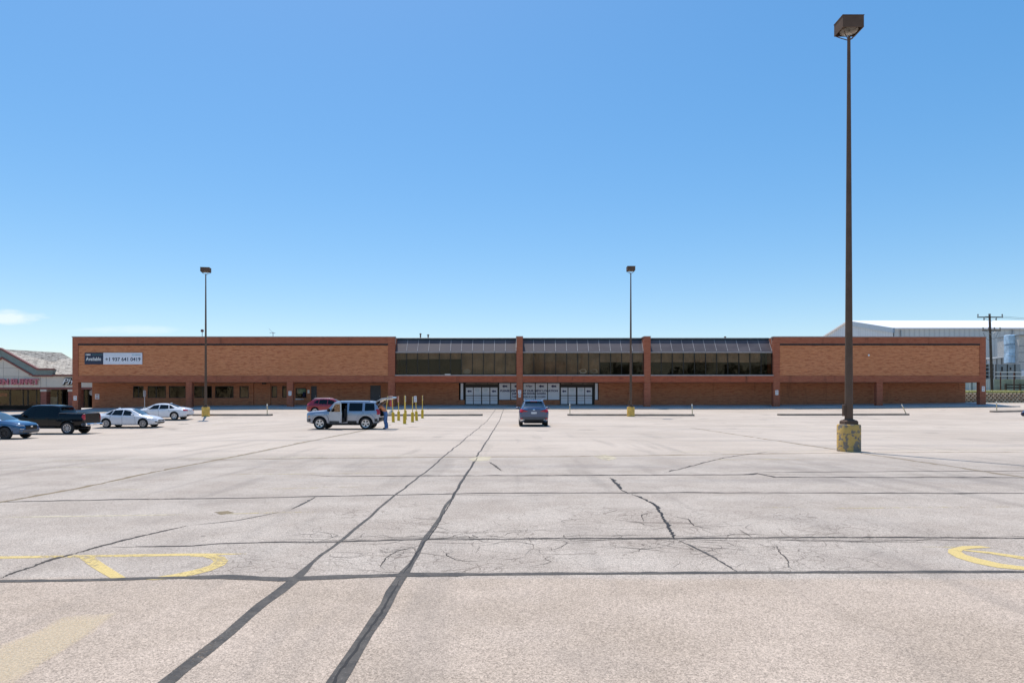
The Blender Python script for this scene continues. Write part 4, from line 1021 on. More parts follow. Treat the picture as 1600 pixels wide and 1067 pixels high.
for a, c in ((63.3, 72.3), (106.3, 113.6)):
    b = MB(); b.box(mx_(a), mx_(c), MD + .02, MD + .85, -.6, mz(611.6)); o = b.build('pillar', M['brick_mall'], mall)
    b = MB(); b.box(mx_(a) - .04, mx_(c) + .04, MD - .02, MD + .89, mz(611.6), mz(608.3) - .003); b.build('cap', M['cream'], o)
t = thing('shop_sign', 'pink channel letters on the cream gable front, cut off by the frame', 'sign', (mx_(30), MD, mz(602)))
b = MB(); text_into(b, 'DEN', mx_(15.2), mz(600.7), MD - .13, .76, 0, 'RIGHT', .03, 0, mx_(15.2) - mx_(-9), .2); text_into(b, 'BUFFET', mx_(62.5), mz(600.7), MD - .13, .76, 0, 'RIGHT', .03, 0, mx_(62.5) - mx_(19.4), .2); b.build('letters', M['sign_pink'], t)
t = thing('script_sign', 'black and white script lettering on the cream band beside the brick store corner', 'sign', (mx_(105), MD, mz(602)))
b = MB(); text_into(b, 'Ph', mx_(98.5), mz(600.6), MD - .06, .86, 0, 'LEFT', .07, .35, mx_(115) - mx_(98.5), .1); b.build('outline', M['black'], t)
b = MB(); text_into(b, 'Ph', mx_(98.9), mz(600.2), MD - .10, .80, 0, 'LEFT', .0, .35, mx_(114.6) - mx_(98.9), .1); b.build('letters', M['white'], t)
b = MB(); b.box(mx_(96), mx_(128), MD + 9, MD + 12, 7.7, PZ(557.5, MD + 9)); b.cbox(mx_(101), mx_(108), MD + 9, MD + 11, PZ(557.5, MD + 9), PZ(556.6, MD + 9), .02)
tag(b.build('roof_unit', M['grey_box'], origin=(mx_(110), MD + 9, 7.7)), 'long low grey unit on the shingle roof beside the brick store', 'roof unit')

# ------------------------------------------------------------------ warehouse and yard on the right
wh = thing('metal_warehouse', 'large pale metal warehouse with a bright white roof beyond the brick store', 'warehouse', (84, 150, 0))
WX0, WX1, WY0, WY1, WZE, WZR = 83.9, 190.0, 150.0, 190.0, PZ(513.6, 150), PZ(501.6, 169)
b = MB(); b.box(WX0, WX1, WY0, WY0 + .3, -1, WZE); b.build('wall', M['siding'], wh)
b = MB(); b.add([(WX0, WY0, -1), (WX0, WY1, -1), (WX0, WY1, WZE), (WX0, 170, WZR), (WX0, WY0, WZE)], [(0, 1, 2, 3, 4)]); b.build('gable_wall', M['siding_end'], wh)
b = MB(); ov = .5
for (y0, z0, y1, z1) in ((WY0 - ov, WZE - .1, 170, WZR), (170, WZR, WY1 + ov, WZE - .1)):
    b.add([(WX0 - ov, y0, z0), (WX1, y0, z0), (WX1, y1, z1), (WX0 - ov, y1, z1), (WX0 - ov, y0, z0 + .25), (WX1, y0, z0 + .25), (WX1, y1, z1 + .25), (WX0 - ov, y1, z1 + .25)],
          [(3, 2, 1, 0), (4, 5, 6, 7), (0, 1, 5, 4), (0, 4, 7, 3)])
b.build('roof', M['metal_white'], wh)
b = MB(); b.add([(WX0 - ov - .05, WY0 - ov - .04, WZE - 1.0), (WX0 - ov - .05, WY0 - ov - .04, WZE + .1), (WX0 - ov - .05, 170, WZR + .2), (WX0 - ov - .05, 170, WZR - .9), (WX0 - .1, WY0 - ov - .04, WZE - 1.0), (WX0 - .1, WY0 - ov - .04, WZE + .1), (WX0 - .1, 170, WZR + .2), (WX0 - .1, 170, WZR - .9)],
                [(0, 1, 2, 3), (7, 6, 5, 4), (0, 4, 5, 1), (3, 2, 6, 7), (0, 3, 7, 4)]); b.build('rake_trim', plain('blue_grey_trim', (.30, .36, .42), .5), wh)
b = MB()
for px in (1406.5, 1581): b.box(PX(px, 150), PX(px, 150) + .25, WY0 - .25, WY0 - .003, 1, WZE - .3)
b.build('downpipe', M['steel'], wh)
# lean-to, wrapped stack, shed, container, mossy wall, fences
def q(px, D): return PX(px, D)
t = thing('lean_to', 'ribbed white lean-to with a sloping roof edge behind the utility pole', 'lean-to', (q(1565, 140), 140, 2))
b = MB(); D = 140; b.add([(q(1545, D), D, 2), (q(1579, D), D, 2), (q(1579, D), D, PZ(558, D)), (q(1545, D), D, PZ(561.5, D)), (q(1545, D), D + 6, 2), (q(1579, D), D + 6, 2), (q(1579, D), D + 6, PZ(557.5, D)), (q(1545, D), D + 6, PZ(561, D))],
                         [(0, 1, 2, 3), (7, 6, 5, 4), (0, 3, 7, 4), (1, 5, 6, 2)]); b.build('wall', M['siding_small'], t)
b = MB(); b.add([(q(1544, D), D - .5, PZ(561.7, D)), (q(1580, D), D - .5, PZ(557.9, D)), (q(1580, D), D + 6, PZ(556.6, D)), (q(1544, D), D + 6, PZ(560.6, D)), (q(1544, D), D - .5, PZ(560.6, D)), (q(1580, D), D - .5, PZ(556.8, D)), (q(1580, D), D + 6, PZ(555.6, D)), (q(1544, D), D + 6, PZ(559.6, D))],
                [(3, 2, 1, 0), (4, 5, 6, 7), (0, 1, 5, 4), (0, 4, 7, 3), (1, 2, 6, 5)]); b.build('roof', M['steel'], t)
t = thing('wrapped_stack', 'tall pale blue wrapped stack standing against the warehouse yard', 'stack', (q(1584, 138), 137, 2)); D = 137
b = MB(); x0, x1 = q(1576.6, D), q(1591.4, D)
for k, (za, zb) in enumerate(((566.8, 552), (552, 537.5), (537.5, 522.5))):
    N = 6; zA, zB = PZ(za, D) + .01, PZ(zb, D) - .03
    b.cbox(x0 + .05 * (k % 2), x1 - .05 * ((k + 1) % 2), D, D + 1.6, zA, zB, .12)
b.build('wrapped_pallet', M['blue_tarp'], t)
b = MB(); b.box(x0 + .1, x1 - .1, D + .1, D + 1.5, 2, PZ(567, D)); b.build('rack', M['grey_shed'], t)
t = thing('grey_shed', 'grey boarded shed cut off by the frame edge, right of the blue wrapped stack', 'shed', (q(1600, 136), 136, 2)); D = 136
b = MB(); b.box(q(1592, D), q(1640, D), D, D + 6, 2, PZ(524, D)); b.build('wall', M['grey_shed'], t)
b = MB()
for zz in (541, 551, 566): b.box(q(1591.8, D), q(1640, D), D - .05, D - .003, PZ(zz, D), PZ(zz, D) + .12)
b.box(q(1591, D), q(1641, D), D - .4, D + 6.4, PZ(524, D) + .003, PZ(522.8, D)); b.build('rail', M['grey_box'], t)
b = MB(); b.box(q(1595, D), q(1640, D), D - .2, D - .06, PZ(587, D), PZ(578.5, D)); b.build('pale_panel', M['poster'], t)
t = thing('steel_container', 'dark grey steel container behind the pipe railing in the yard', 'container', (q(1575, 132), 132, 2)); D = 132
b = MB(); b.box(q(1556.5, D), q(1594.5, D), D, D + 3, 2.2, PZ(569, D)); b.build('body', M['grey_box'], t)
b = MB()
for px in (1555.2, 1573.2, 1585): b.box(q(px, D), q(px, D) + .18, D - .06, D - .003, 2.2, PZ(569.3, D))
for px, za, zb in ((1565.6, 580, 573), (1578.8, 578, 574)): b.box(q(px, D) - .12, q(px, D) + .12, D - .08, D - .003, PZ(za, D), PZ(zb, D))
b.build('seam', M['dark_frame'], t)
t = thing('storage_rack', 'dark open rack of shelves between the brick store corner and the utility pole', 'rack', (q(1547, 128), 128, 2)); D = 128
b = MB(); x0, x1 = q(1538, D), q(1553.5, D)
for zz in (592, 586, 580.5, 574.5, 569): b.box(x0, x1, D, D + 1.5, PZ(zz, D), PZ(zz, D) + .12)
for x in (x0, (x0 + x1) / 2, x1): b.box(x - .06, x + .06, D + .02, D + 1.48, 2.5, PZ(568.5, D))
b.build('frame', M['steel'], t)
b = MB(); b.box(x0 + .1, x1 - .1, D + .9, D + 1.3, 2.6, PZ(570, D)); b.build('stored_goods', M['grey_box'], t)
t = thing('panel_fence', 'pale sheet metal panels standing behind the end pillar and utility pole', 'fence', (q(1535, 122), 122, 3)); D = 122.5
for i, px in enumerate((1506, 1515.5, 1525, 1534.5, 1544)):
    b = MB(); b.box(q(px, D) + .03, q(px + 9.3, D) - .03, D + .02 * (i % 2), D + .1 + .02 * (i % 2), 2.9, PZ(592.3 + (i % 2) * .5, D)); b.build('panel', M['siding_small'] if i in (1,) else M['siding_end'], t)
b = MB(); D = 124; b.box(q(1553, D), q(1660, D), D, D + .35, 2.6, PZ(593.5, D)); b.cbox(q(1552.6, D), q(1660, D), D - .05, D + .4, PZ(593.5, D) + .002, PZ(592.6, D), .03)
tag(b.build('yard_wall', M['green_wall'], origin=(q(1575, D), D, 2.6)), 'mossy pale concrete wall below the dark grey container', 'wall')
t = thing('pipe_railing', 'pipe railing with two pale rails on rusty posts in front of the dark grey container', 'railing', (q(1575, 121), 121, 3)); D = 121
for px in (1563.4, 1584.5, 1606): b = MB(); b.tube((q(px, D), D, 2.9), (q(px, D), D, PZ(580, D)), .10, n=8); b.build('post', M['rust'], t)
for zz in (581.5, 587.5): b = MB(); b.tube((q(1555, D), D - .12, PZ(zz, D)), (q(1640, D), D - .12, PZ(zz, D)), .055, n=8); b.build('rail', M['white'], t)
t = thing('timber_fence', 'low dark timber rail fence on the grass above the block wall', 'fence', (q(1590, 118), 118, 3)); D = 118
for px in (1572.2, 1594.8, 1618): b = MB(); b.box(q(px, D) - .13, q(px, D) + .13, D, D + .25, 2.9, PZ(599.5, D)); b.build('post', M['wood'], t)
for zz in (602.4, 606.6): b = MB(); b.box(q(1572, D), q(1640, D), D - .06, D - .003, PZ(zz, D), PZ(zz, D) + .24); b.build('rail', M['wood'], t)
b = MB(); D = 119.5
for k in range(9): x = q(1555, D) + k * 1.05; b.cbox(x, x + .8, D, D + .7, 2.95, 3.3 + .12 * math.sin(k * 2.3), .06)
tag(b.build('junk_row', M['wood'], origin=(q(1565, D), D, 2.95)), 'dark low timbers lying at the foot of the mossy yard wall', 'timber')
# block retaining wall
b = MB(); rnd = random.Random(8); D = 105.0; bw, bh = .62, .302
for r in range(5):
    x = 64.0 + (r % 2) * bw / 2
    while x < 112:
        z = 1.35 + r * bh; w_ = bw - .09; d_ = .10 + rnd.uniform(0, .09); j = rnd.uniform(-.015, .015)
        # split face: bulging faceted front
        cx = x + w_ / 2; y0 = D - .22 + r * .035
        b.add([(x + .03, y0 + .12, z), (x + w_ - .03, y0 + .12, z), (x + w_ - .03, y0 + .12, z + bh - .04), (x + .03, y0 + .12, z + bh - .04),
               (x + .12, y0 - d_ + .1, z + .03), (x + w_ - .12, y0 - d_ + .1, z + .03), (x + w_ - .1 + j, y0 - d_ + .13, z + bh - .05), (x + .1 + j, y0 - d_ + .13, z + bh - .05),
               (x + .03, y0 + .4, z), (x + w_ - .03, y0 + .4, z), (x + w_ - .03, y0 + .4, z + bh - .04), (x + .03, y0 + .4, z + bh - .04)],
              [(4, 5, 6, 7), (0, 1, 5, 4), (1, 2, 6, 5), (2, 3, 7, 6), (3, 0, 4, 7), (3, 2, 10, 11), (0, 3, 11, 8), (1, 9, 10, 2)])
        x += bw
b.box(64, 112, D + .06, D + .5, .9, 1.35 + 5 * bh - .06, 1)  # dark soil-coloured backing that shows in the joints
tag(b.build('retaining_wall', [M['block'], plain('dark_joint_soil', (.10, .085, .065), .95)], origin=(80, D, 1.3)), 'low tan split-face block retaining wall with staggered dark joints', 'wall')
b = MB()
for i in range(30):
    x = 62 + i * 1.6; b.quad((x, 103.3 + .3 * math.sin(i), gz(x, 103.5) + .012), (x + 1.6, 103.3 + .3 * math.sin(i + 1), gz(x + 1.6, 103.5) + .012), (x + 1.6, 104.9, 1.42), (x, 104.9, 1.42))
structure(b.build('soil_strip', M['soil']))

# utility poles
def upole(px, D, ybase, ytop, label, arms, lean=0, r=.17):
    X = PX(px, D); z0 = PZ(ybase, D); z1 = PZ(ytop, D)
    t = thing('utility_pole', label, 'utility pole', (X, D, z0))
    T = lambda dx, dz, dy=0: (X + dx + lean * (z0 + dz - z0) / (z1 - z0), D + dy, z0 + dz)
    H = z1 - z0
    b = MB(); b.tube(T(0, -.3), T(0, H), r, r * .72, 12); b.build('pole', M['wood'], t, 40)
    for (dz, w0, w1, n, dn) in arms:
        b = MB(); c = T(0, dz); b.box(c[0] - w0, c[0] + w1, D - r - .1, D - r + .02, c[2] - .09, c[2] + .09); o = b.build('crossarm', M['wood'], t)
        b = MB()
        for k in range(n):
            x = c[0] + lerp(-w0 + .12, w1 - .12, k / (n - 1)); s = -1 if (dn and k % 2 == 1) else 1
            prof = [(.03, .09), (.05, .16), (.13, .22), (.06, .28), (.13, .34), (.07, .42), (.0, .48)]
            b.lathe([(p, s * h * 1.25) for p, h in prof], (x, D - r - .04, c[2]), n=10); b.build('insulator', M['insul'], o); b = MB()
        b = MB(); b.tube((c[0] - w0 * .55, D - r, c[2] - .08), (c[0], D - r, c[2] - .75), .03, n=5); b.build('brace', M['steel'], o); b = MB(); b.tube((c[0] + w1 * .55, D - r, c[2] - .08), (c[0], D - r, c[2] - .75), .03, n=5); b.build('brace', M['steel'], o)
    return t, T
t, T = upole(1550.2, 119, 611.2, 490.3, 'tall wooden utility pole with two crossarms at the right corner of the store', [(12.85, 2.35, 2.1, 5, True), (10.55, 1.55, 1.65, 4, False)], lean=-.45, r=.24)
b = MB()
for k, (dx, z) in enumerate(((-1.4, 10.2), (1.3, 10.4))):
    pts = [Vector(T(dx, z)) + Vector((-.0, -.2, 0))]
    for i in range(1, 9): f = i / 8; pts.append(Vector(T(dx * (1 - f) * 1.0, z - 1.5 * math.sin(f * 2.2) * .9, -.25)))
    b.path(pts, .025, 5)
b.build('jumper_wire', M['dark_frame'], t)
for k, (dx, z, dz) in enumerate(((1.95, 13.0, .1), (-1.0, 13.0, .1), (1.5, 10.8, -.1))):
    b = MB(); a = Vector(T(dx, z, -.3)); e = Vector((190, 128 + k, a.z + dz)); pts = [a.lerp(e, i / 24) - Vector((0, 0, 2.2 * math.sin(math.pi * i / 24))) for i in range(25)]
    b.path(pts, .022, 5); tag(b.build('power_line', M['insul'], origin=a), ['power line from the upper crossarm end running off the right edge', 'power line from the upper crossarm left of its pole', 'power line from the lower crossarm running off the right edge'][k], 'wire', 'power lines from the utility pole')
upole(58.2, 150, 580, 551.5, 'distant utility pole behind the shingle roof on the left', [(3.3, 1.0, .8, 3, False)], r=.2)
b = MB(); b.box(PX(59, 112), PX(65.6, 112), 112, 114, 6.5, PZ(558.6, 112)); tag(b.build('roof_unit', M['grey_box'], origin=(PX(62, 112), 112, 6.5)), 'small dark box showing above the shingle ridge near the distant pole', 'roof unit')

# ------------------------------------------------------------------ vehicles
class Body:
    """car body as a smooth loft; local axes: +x front, y across, z up"""
    KEYS = ('zb', 'zs', 'zt', 'wb', 'ws', 'wt')
    def __init__(s, st, step=.05, blur=2, crown=.03, tumble=.03):
        s.st = sorted(st); s.crown = crown
        n = int((s.st[-1][0] - s.st[0][0]) / step); s.xs = [lerp(s.st[0][0], s.st[-1][0], i / n) for i in range(n + 1)]
        raw = [[pw([(q[0], q[k + 1]) for q in s.st], x) for k in range(6)] for x in s.xs]
        s.p = []
        for i in range(n + 1):
            r = min(blur, i, n - i); w = raw[i - r:i + r + 1]; s.p.append([sum(c) / len(w) for c in zip(*w)])
    def par(s, x):
        x = min(max(x, s.xs[0]), s.xs[-1]); f = (x - s.xs[0]) / (s.xs[1] - s.xs[0]); i = min(int(f), len(s.xs) - 2); f -= i
        return [lerp(a, b, f) for a, b in zip(s.p[i], s.p[i + 1])]
    def half(s, x):
        zb, zs, zt, wb, ws, wt = s.par(x); h = max(.02, zt - zs); r = min(.10, h * .45)
        return [(0, zb), (wb - .12, zb), (wb, zb + .07), (lerp(wb, ws, .75), lerp(zb, zs, .45)), (ws, lerp(zb, zs, .80)), (ws - .02, zs),
                (wt + .035, zt - r), (wt, zt - r * .45), (wt - .07, zt - r * .12), (wt * .55, zt + s.crown * .7), (0, zt + s.crown)]
    def side(s, x, z):
        h = s.half(x)[1:9]
        for (y0, z0), (y1, z1) in zip(h, h[1:]):
            if z0 <= z <= z1 and z1 > z0: return lerp(y0, y1, (z - z0) / (z1 - z0))
        return h[-1][0] if z > h[-1][1] else h[0][0]
    def top(s, x, y):
        h = s.half(x)[5:]; y = abs(y)
        for (y0, z0), (y1, z1) in zip(h, h[1:]):
            if y1 <= y <= y0 and y0 > y1: return lerp(z0, z1, (y0 - y) / (y0 - y1))
        return h[0][1]
    def ylim(s, z, sgn):
        return max(s.side((s.xs[-1] if sgn > 0 else s.xs[0]) - sgn * .01 * i, z) for i in range(30)) - .004
    def end(s, y, z, sgn):
        for i in range(80):
            x = (s.xs[-1] if sgn > 0 else s.xs[0]) - sgn * i * .008
            h = s.half(x)
            if h[1][1] - .001 <= z <= s.top(x, y) and abs(y) <= s.side(x, z): return x
        return x
    def mesh(s, name, mats):
        b = MB(); N = None
        for x in s.xs:
            h = s.half(x); ring = [(x, y, z) for y, z in h] + [(x, -y, z) for y, z in h[-2:0:-1]]; N = len(ring); b.v += [Vector(q) for q in ring]
        for k in range(len(s.xs) - 1):
            for i in range(N): j = (i + 1) % N; b.f.append([k * N + i, k * N + j, (k + 1) * N + j, (k + 1) * N + i]); b.m.append(0)
        b.f.append(list(range(N - 1, -1, -1))); b.m.append(0); b.f.append([(len(s.xs) - 1) * N + i for i in range(N)]); b.m.append(0)
        return b.mesh(name, mats)
    def side_patch(s, b, quad, sg, eps=.006, mi=0, n=8, m=4):
        (a0, a1, a2, a3) = quad; o = len(b.v)          # bottom0 bottom1 top1 top0 in (x,z)
        for j in range(m + 1):
            for i in range(n + 1):
                u, v = i / n, j / m
                x = lerp(lerp(a0[0], a1[0], u), lerp(a3[0], a2[0], u), v); z = lerp(lerp(a0[1], a1[1], u), lerp(a3[1], a2[1], u), v)
                b.v.append(Vector((x, sg * (s.side(x, z) + eps), z)))
        for j in range(m):
            for i in range(n): k = o + j * (n + 1) + i; b.f.append([k, k + 1, k + n + 2, k + n + 1]); b.m.append(mi)
    def top_patch(s, b, x0, x1, w0, w1, eps=.006, mi=0, n=8, m=6):
        o = len(b.v)
        for j in range(m + 1):
            for i in range(n + 1):
                x = lerp(x0, x1, j / m); y = lerp(w0, w1, j / m) * lerp(-1, 1, i / n); b.v.append(Vector((x + (eps if x0 > 0 else -eps) * .6, y, s.top(x, y) + eps)))
        for j in range(m):
            for i in range(n): k = o + j * (n + 1) + i; b.f.append([k, k + 1, k + n + 2, k + n + 1]); b.m.append(mi)
    def end_patch(s, b, sgn, quad, eps=.008, mi=0, n=8, m=3, thick=0):
        (a0, a1, a2, a3) = quad; o = len(b.v)           # corners in (y,z)
        for j in range(m + 1):
            for i in range(n + 1):
                u, v = i / n, j / m
                y = lerp(lerp(a0[0], a1[0], u), lerp(a3[0], a2[0], u), v); z = lerp(lerp(a0[1], a1[1], u), lerp(a3[1], a2[1], u), v)
                yl = s.ylim(z, sgn); y = max(-yl, min(yl, y)); b.v.append(Vector((s.end(y, z, sgn) + sgn * eps, y * (1 + eps / max(.3, abs(y)) * .6), z)))
        for j in range(m):
            for i in range(n): k = o + j * (n + 1) + i; b.f.append([k, k + 1, k + n + 2, k + n + 1]); b.m.append(mi)

def boolean_cut(ob, cutter_me):
    c = bpy.data.objects.new('cutter', cutter_me); COL.objects.link(c)
    md = ob.modifiers.new('cut', 'BOOLEAN'); md.operation = 'DIFFERENCE'; md.solver = 'EXACT'; md.object = c
    dg = bpy.context.evaluated_depsgraph_get(); dg.update()
    me = bpy.data.meshes.new_from_object(ob.evaluated_get(dg))
    ob.modifiers.clear(); bpy.data.objects.remove(c)
    old = ob.data; ob.data = me; bpy.data.meshes.remove(old)

def wheel(parent, x, y, r, w, sg, rim='alloy', spokes=5):
    b = MB(); R0 = r * .66
    b.lathe([(R0, -w / 2), (r - .03, -w / 2), (r, -w / 2 + .03), (r, w / 2 - .03), (r - .03, w / 2), (R0, w / 2)], (x, y, r), 'y', 32, 0, False)
    b.lathe([(.0, -w / 2 + .06), (R0, -w / 2 + .06), (R0, -w / 2)], (x, y, r), 'y', 32, 0, False); b.lathe([(R0, w / 2), (R0, w / 2 - .06), (.0, w / 2 - .06)], (x, y, r), 'y', 32, 0, False)
    t = b.build('wheel', M['tyre'], parent, 35)
    b = MB(); yo = y + sg * (w / 2 - .015); yi = yo - sg * .04
    for a0, a1, ya in ((R0 - .035, R0 + .008, yo),):
        b.lathe([(a0, -.02), (a1, -.02), (a1, .012), (a0, .006), (a0, -.02)], (x, ya, r), 'y', 32, 0, False)
    b.lathe([(.0, -.02), (r * .17, -.02), (r * .15, .012), (.0, .014)] if sg > 0 else [(.0, .02), (r * .17, .02), (r * .15, -.012), (.0, -.014)], (x, yo, r), 'y', 16)
    for k in range(spokes):
        a = 2 * math.pi * k / spokes + .3; d = Vector((math.cos(a), 0, math.sin(a))); n = Vector((-d.z, 0, d.x)); c = Vector((x, yo, r))
        w0, w1 = (r * .085, r * .14) if spokes <= 6 else (r * .05, r * .065)
        p = [c + d * r * .1 - n * w0, c + d * (R0 - .01) - n * w1, c + d * (R0 - .01) + n * w1, c + d * r * .1 + n * w0]
        b.prism([q - Vector((0, sg * .004, 0)) for q in p], (0, -sg * .035, 0))
    b.build('rim', M[rim], t, 35); return t

def car(name, label, cat, st, col_mat, wheels, sidewin, wind, rear, extra=None, rim='alloy', spokes=5, clad=None, cuts=None, wcol='carglass', seams=(), blur=2, handles=(), sill=None, track=None, mirror=None, crown=.03, door_glass=True):
    t = thing(name, label, cat); B = Body(st, blur=blur, crown=crown)
    W = max(q[5] for q in st); fx_, rx_, r = wheels; tw = .235; ytr = (track or W - .025) - tw / 2
    body = link('body', B.mesh('body', [col_mat, M['black']]), t)
    c = MB()
    for x in (fx_, rx_):
        for sg in (1, -1):
            prof = [(.0, -.34), (r + .065, -.34), (r + .065, .5), (.0, .5)]
            c.lathe(prof, (x, sg * (W - .05), r + .02), 'y', 36, 1)
    boolean_cut(body, c.mesh('cutter', [col_mat, M['black']]))
    if cuts:
        for cm in cuts: boolean_cut(body, cm.mesh('cutter', [col_mat, M['black']]))
    soft(body.data, 32)
    for x in (fx_, rx_):
        for sg in (1, -1): wheel(t, x, sg * ytr, r, tw, sg, rim, spokes)
    for i, qd in enumerate(sidewin):
        for sg in (1, -1):
            if len(qd) > 4 and qd[4] == sg: continue
            b = MB(); B.side_patch(b, qd[:4], sg); b.build('window', M[wcol], t, 60)
    if wind: b = MB(); B.top_patch(b, *wind); b.build('windscreen', M['screen'], t, 60)
    if rear: b = MB(); B.top_patch(b, *rear); b.build('rear_window', M['screen'] if cat == 'car' and name == 'suv' else M[wcol], t, 60)
    if clad:
        parts = []
        for x0, x1, z0, z1 in clad:
            x0, x1 = max(x0, x1), min(x0, x1); g_ = r + .075
            cutpts = [x0] + [q for w_ in (fx_, rx_) for q in (w_ + g_, w_ - g_) if x1 < q < x0] + [x1]
            for a_, b_ in zip(cutpts, cutpts[1:]):
                if not any(abs((a_ + b_) / 2 - w_) < g_ - .01 for w_ in (fx_, rx_)): parts.append((a_, b_, z0, z1))
        for x0, x1, z0, z1 in parts:
            for sg in (1, -1):
                b = MB(); B.side_patch(b, [(x0, z0), (x1, z0), (x1, z1), (x0, z1)], sg, .012, 0, 14, 4); b.build('side_cladding', M[sill or 'cladding'], t, 60)
    if seams:
        b = MB()
        for x0, z0, x1, z1 in seams:
            for sg in (1, -1):
                dx, dz = x1 - x0, z1 - z0; l = math.hypot(dx, dz); nx_, nz_ = -dz / l * .007, dx / l * .007
                B.side_patch(b, [(x0 - nx_, z0 - nz_), (x0 + nx_, z0 + nz_), (x1 + nx_, z1 + nz_), (x1 - nx_, z1 - nz_)], sg, .003, 0, 1, 10)
        b.build('door_seam', M['black'], t)
    for hx, hz in handles:
        for sg in (1, -1):
            y = B.side(hx, hz); b = MB(); b.cbox(hx - .09, hx + .09, min(sg * y - .01, sg * (y + .035)), max(sg * y - .01, sg * (y + .035)), hz - .018, hz + .018, .006); b.build('door_handle', [col_mat], t)
    if mirror:
        hx, hz = mirror
        for sg in (1, -1):
            y = B.side(hx, hz - .05); b = MB(); y0, y1 = sorted((sg * (y + .03), sg * (y + .24))); b.cbox(hx - .06, hx + .06, y0, y1, hz - .03, hz + .13, .03)
            y0, y1 = sorted((sg * (y - .03), sg * (y + .06))); b.box(hx - .03, hx + .03, y0, y1, hz - .045, hz - .012); b.build('wing_mirror', [col_mat if name != 'pickup_truck' else M['gloss_black']], t, 40)
    if extra: extra(t, B)
    # underbody so the sun does not shine through
    return t, B
def put(t, X, D, head, z=None):
    t.location = (X, D, gz(X, D) if z is None else z); t.rotation_euler.z = R(head)
def ends(t, B, sgn, items, both=True):
    """items: (name, material, quad in (y,z), eps) mirrored when both"""
    for nm, mt, qd, eps in items:
        for s in ((1, -1) if qd[0][0] * qd[1][0] > 0 or min(q[0] for q in qd) > 0 else (1,)):
            b = MB(); B.end_patch(b, sgn, [(s * y, z) for y, z in qd], eps, 0, 10, 4); b.build(nm, M[mt], t, 60)

P_white = paint('white_car_paint', (.74, .75, .78)); P_black = paint('black_car_paint', (.004, .004, .005), 0, .45); P_blue = paint('blue_car_paint', (.014, .085, .20), .3)
P_slate = paint('slate_blue_car_paint', (.045, .085, .17), .3); P_red = paint('red_car_paint', (.30, .012, .02), .25); P_silver = paint('silver_car_paint', (.33, .37, .44), .45)
P_dkblue = paint('dark_blue_car_paint', (.03, .05, .16), .3)

# --- two white saloons
def saloon(name, label, L, H, seed):
    h = L / 2
    st = [(-h, .42, .72, .86, .62, .70, .58), (-h + .06, .34, .80, .97, .74, .80, .64), (-h + .35, .24, .88, 1.05, .84, .88, .68), (-h + .75, .22, .90, 1.09, .87, .915, .68), (-h + 1.55, .21, .91, H - .06, .88, .92, .56),
          (-h + 2.15, .20, .90, H - .005, .88, .925, .575), (-h + 2.65, .20, .90, H - .01, .88, .925, .585), (-h + 3.0, .20, .895, H - .07, .88, .925, .60), (-h + 3.75, .20, .86, .99, .88, .92, .74), (-h + 4.3, .21, .78, .89, .86, .90, .72),
          (h - .22, .22, .66, .77, .80, .84, .62), (h - .05, .30, .56, .66, .66, .70, .52), (h, .36, .52, .60, .58, .62, .46)]
    def extra(t, B):
        ends(t, B, 1, [('headlight', 'headlamp', [(.48, .63), (.80, .66), (.79, .73), (.50, .67)], .01), ('grille', 'gloss_black', [(-.46, .50), (.46, .50), (.42, .60), (-.42, .60)], .012), ('lower_grille', 'gloss_black', [(-.5, .33), (.5, .33), (.52, .45), (-.52, .45)], .012),
                       ('fog_recess', 'gloss_black', [(.58, .40), (.74, .42), (.72, .50), (.60, .48)], .012), ('number_plate', 'plate', [(-.16, .46), (.16, .46), (.16, .54), (-.16, .54)], .02)])
        ends(t, B, -1, [('tail_light', 'red_lens', [(.44, .80), (.84, .78), (.84, .93), (.46, .88)], .012), ('number_plate', 'plate', [(-.16, .70), (.16, .70), (.16, .80), (-.16, .80)], .014), ('lower_grille', 'gloss_black', [(-.6, .36), (.6, .36), (.62, .46), (-.62, .46)], .014)])
        b = MB(); b.cbox(-h + 1.6, -h + 1.78, -.03, .03, H - .01, H + .07, .015); b.build('roof_fin', P_white, t)
    f = -h + 3.45
    return car(name, label, 'car', st, P_white, (h - .95, h - .95 - L * .575, .335),
               [[(-h + 2.42, .95), (-h + 3.30, .93), (-h + 2.93, 1.26), (-h + 2.42, H - .10)], [(-h + 1.52, .97), (-h + 2.34, .95), (-h + 2.34, H - .10), (-h + 1.66, H - .12)], [(-h + 1.02, 1.0), (-h + 1.46, .975), (-h + 1.58, H - .13), (-h + 1.42, H - .17)]],
               (-h + 3.82, -h + 2.92, .68, .54), (-h + .80, -h + 1.66, .60, .48), extra, 'alloy', 5 if seed else 9,
               seams=[(-h + 2.38, .30, -h + 2.38, .93), (-h + 3.40, .32, -h + 3.36, .86), (-h + 1.42, .62, -h + 1.5, .93)], handles=[(-h + 2.55, .84), (-h + 1.66, .85)], mirror=(-h + 3.22, .97), crown=.045)
t, B = saloon('saloon_car', 'white saloon facing right, parked between the black pickup and the other white saloon', 4.92, 1.46, 0); put(t, PX(202.5, 53.4), 53.4, 0); t['group'] = 'white saloons'
t, B = saloon('saloon_car', 'white saloon with red tail light facing left, nearest the left distant lamp', 4.62, 1.42, 1); put(t, PX(257.0, 60.8), 60.8, 180); t['group'] = 'white saloons'

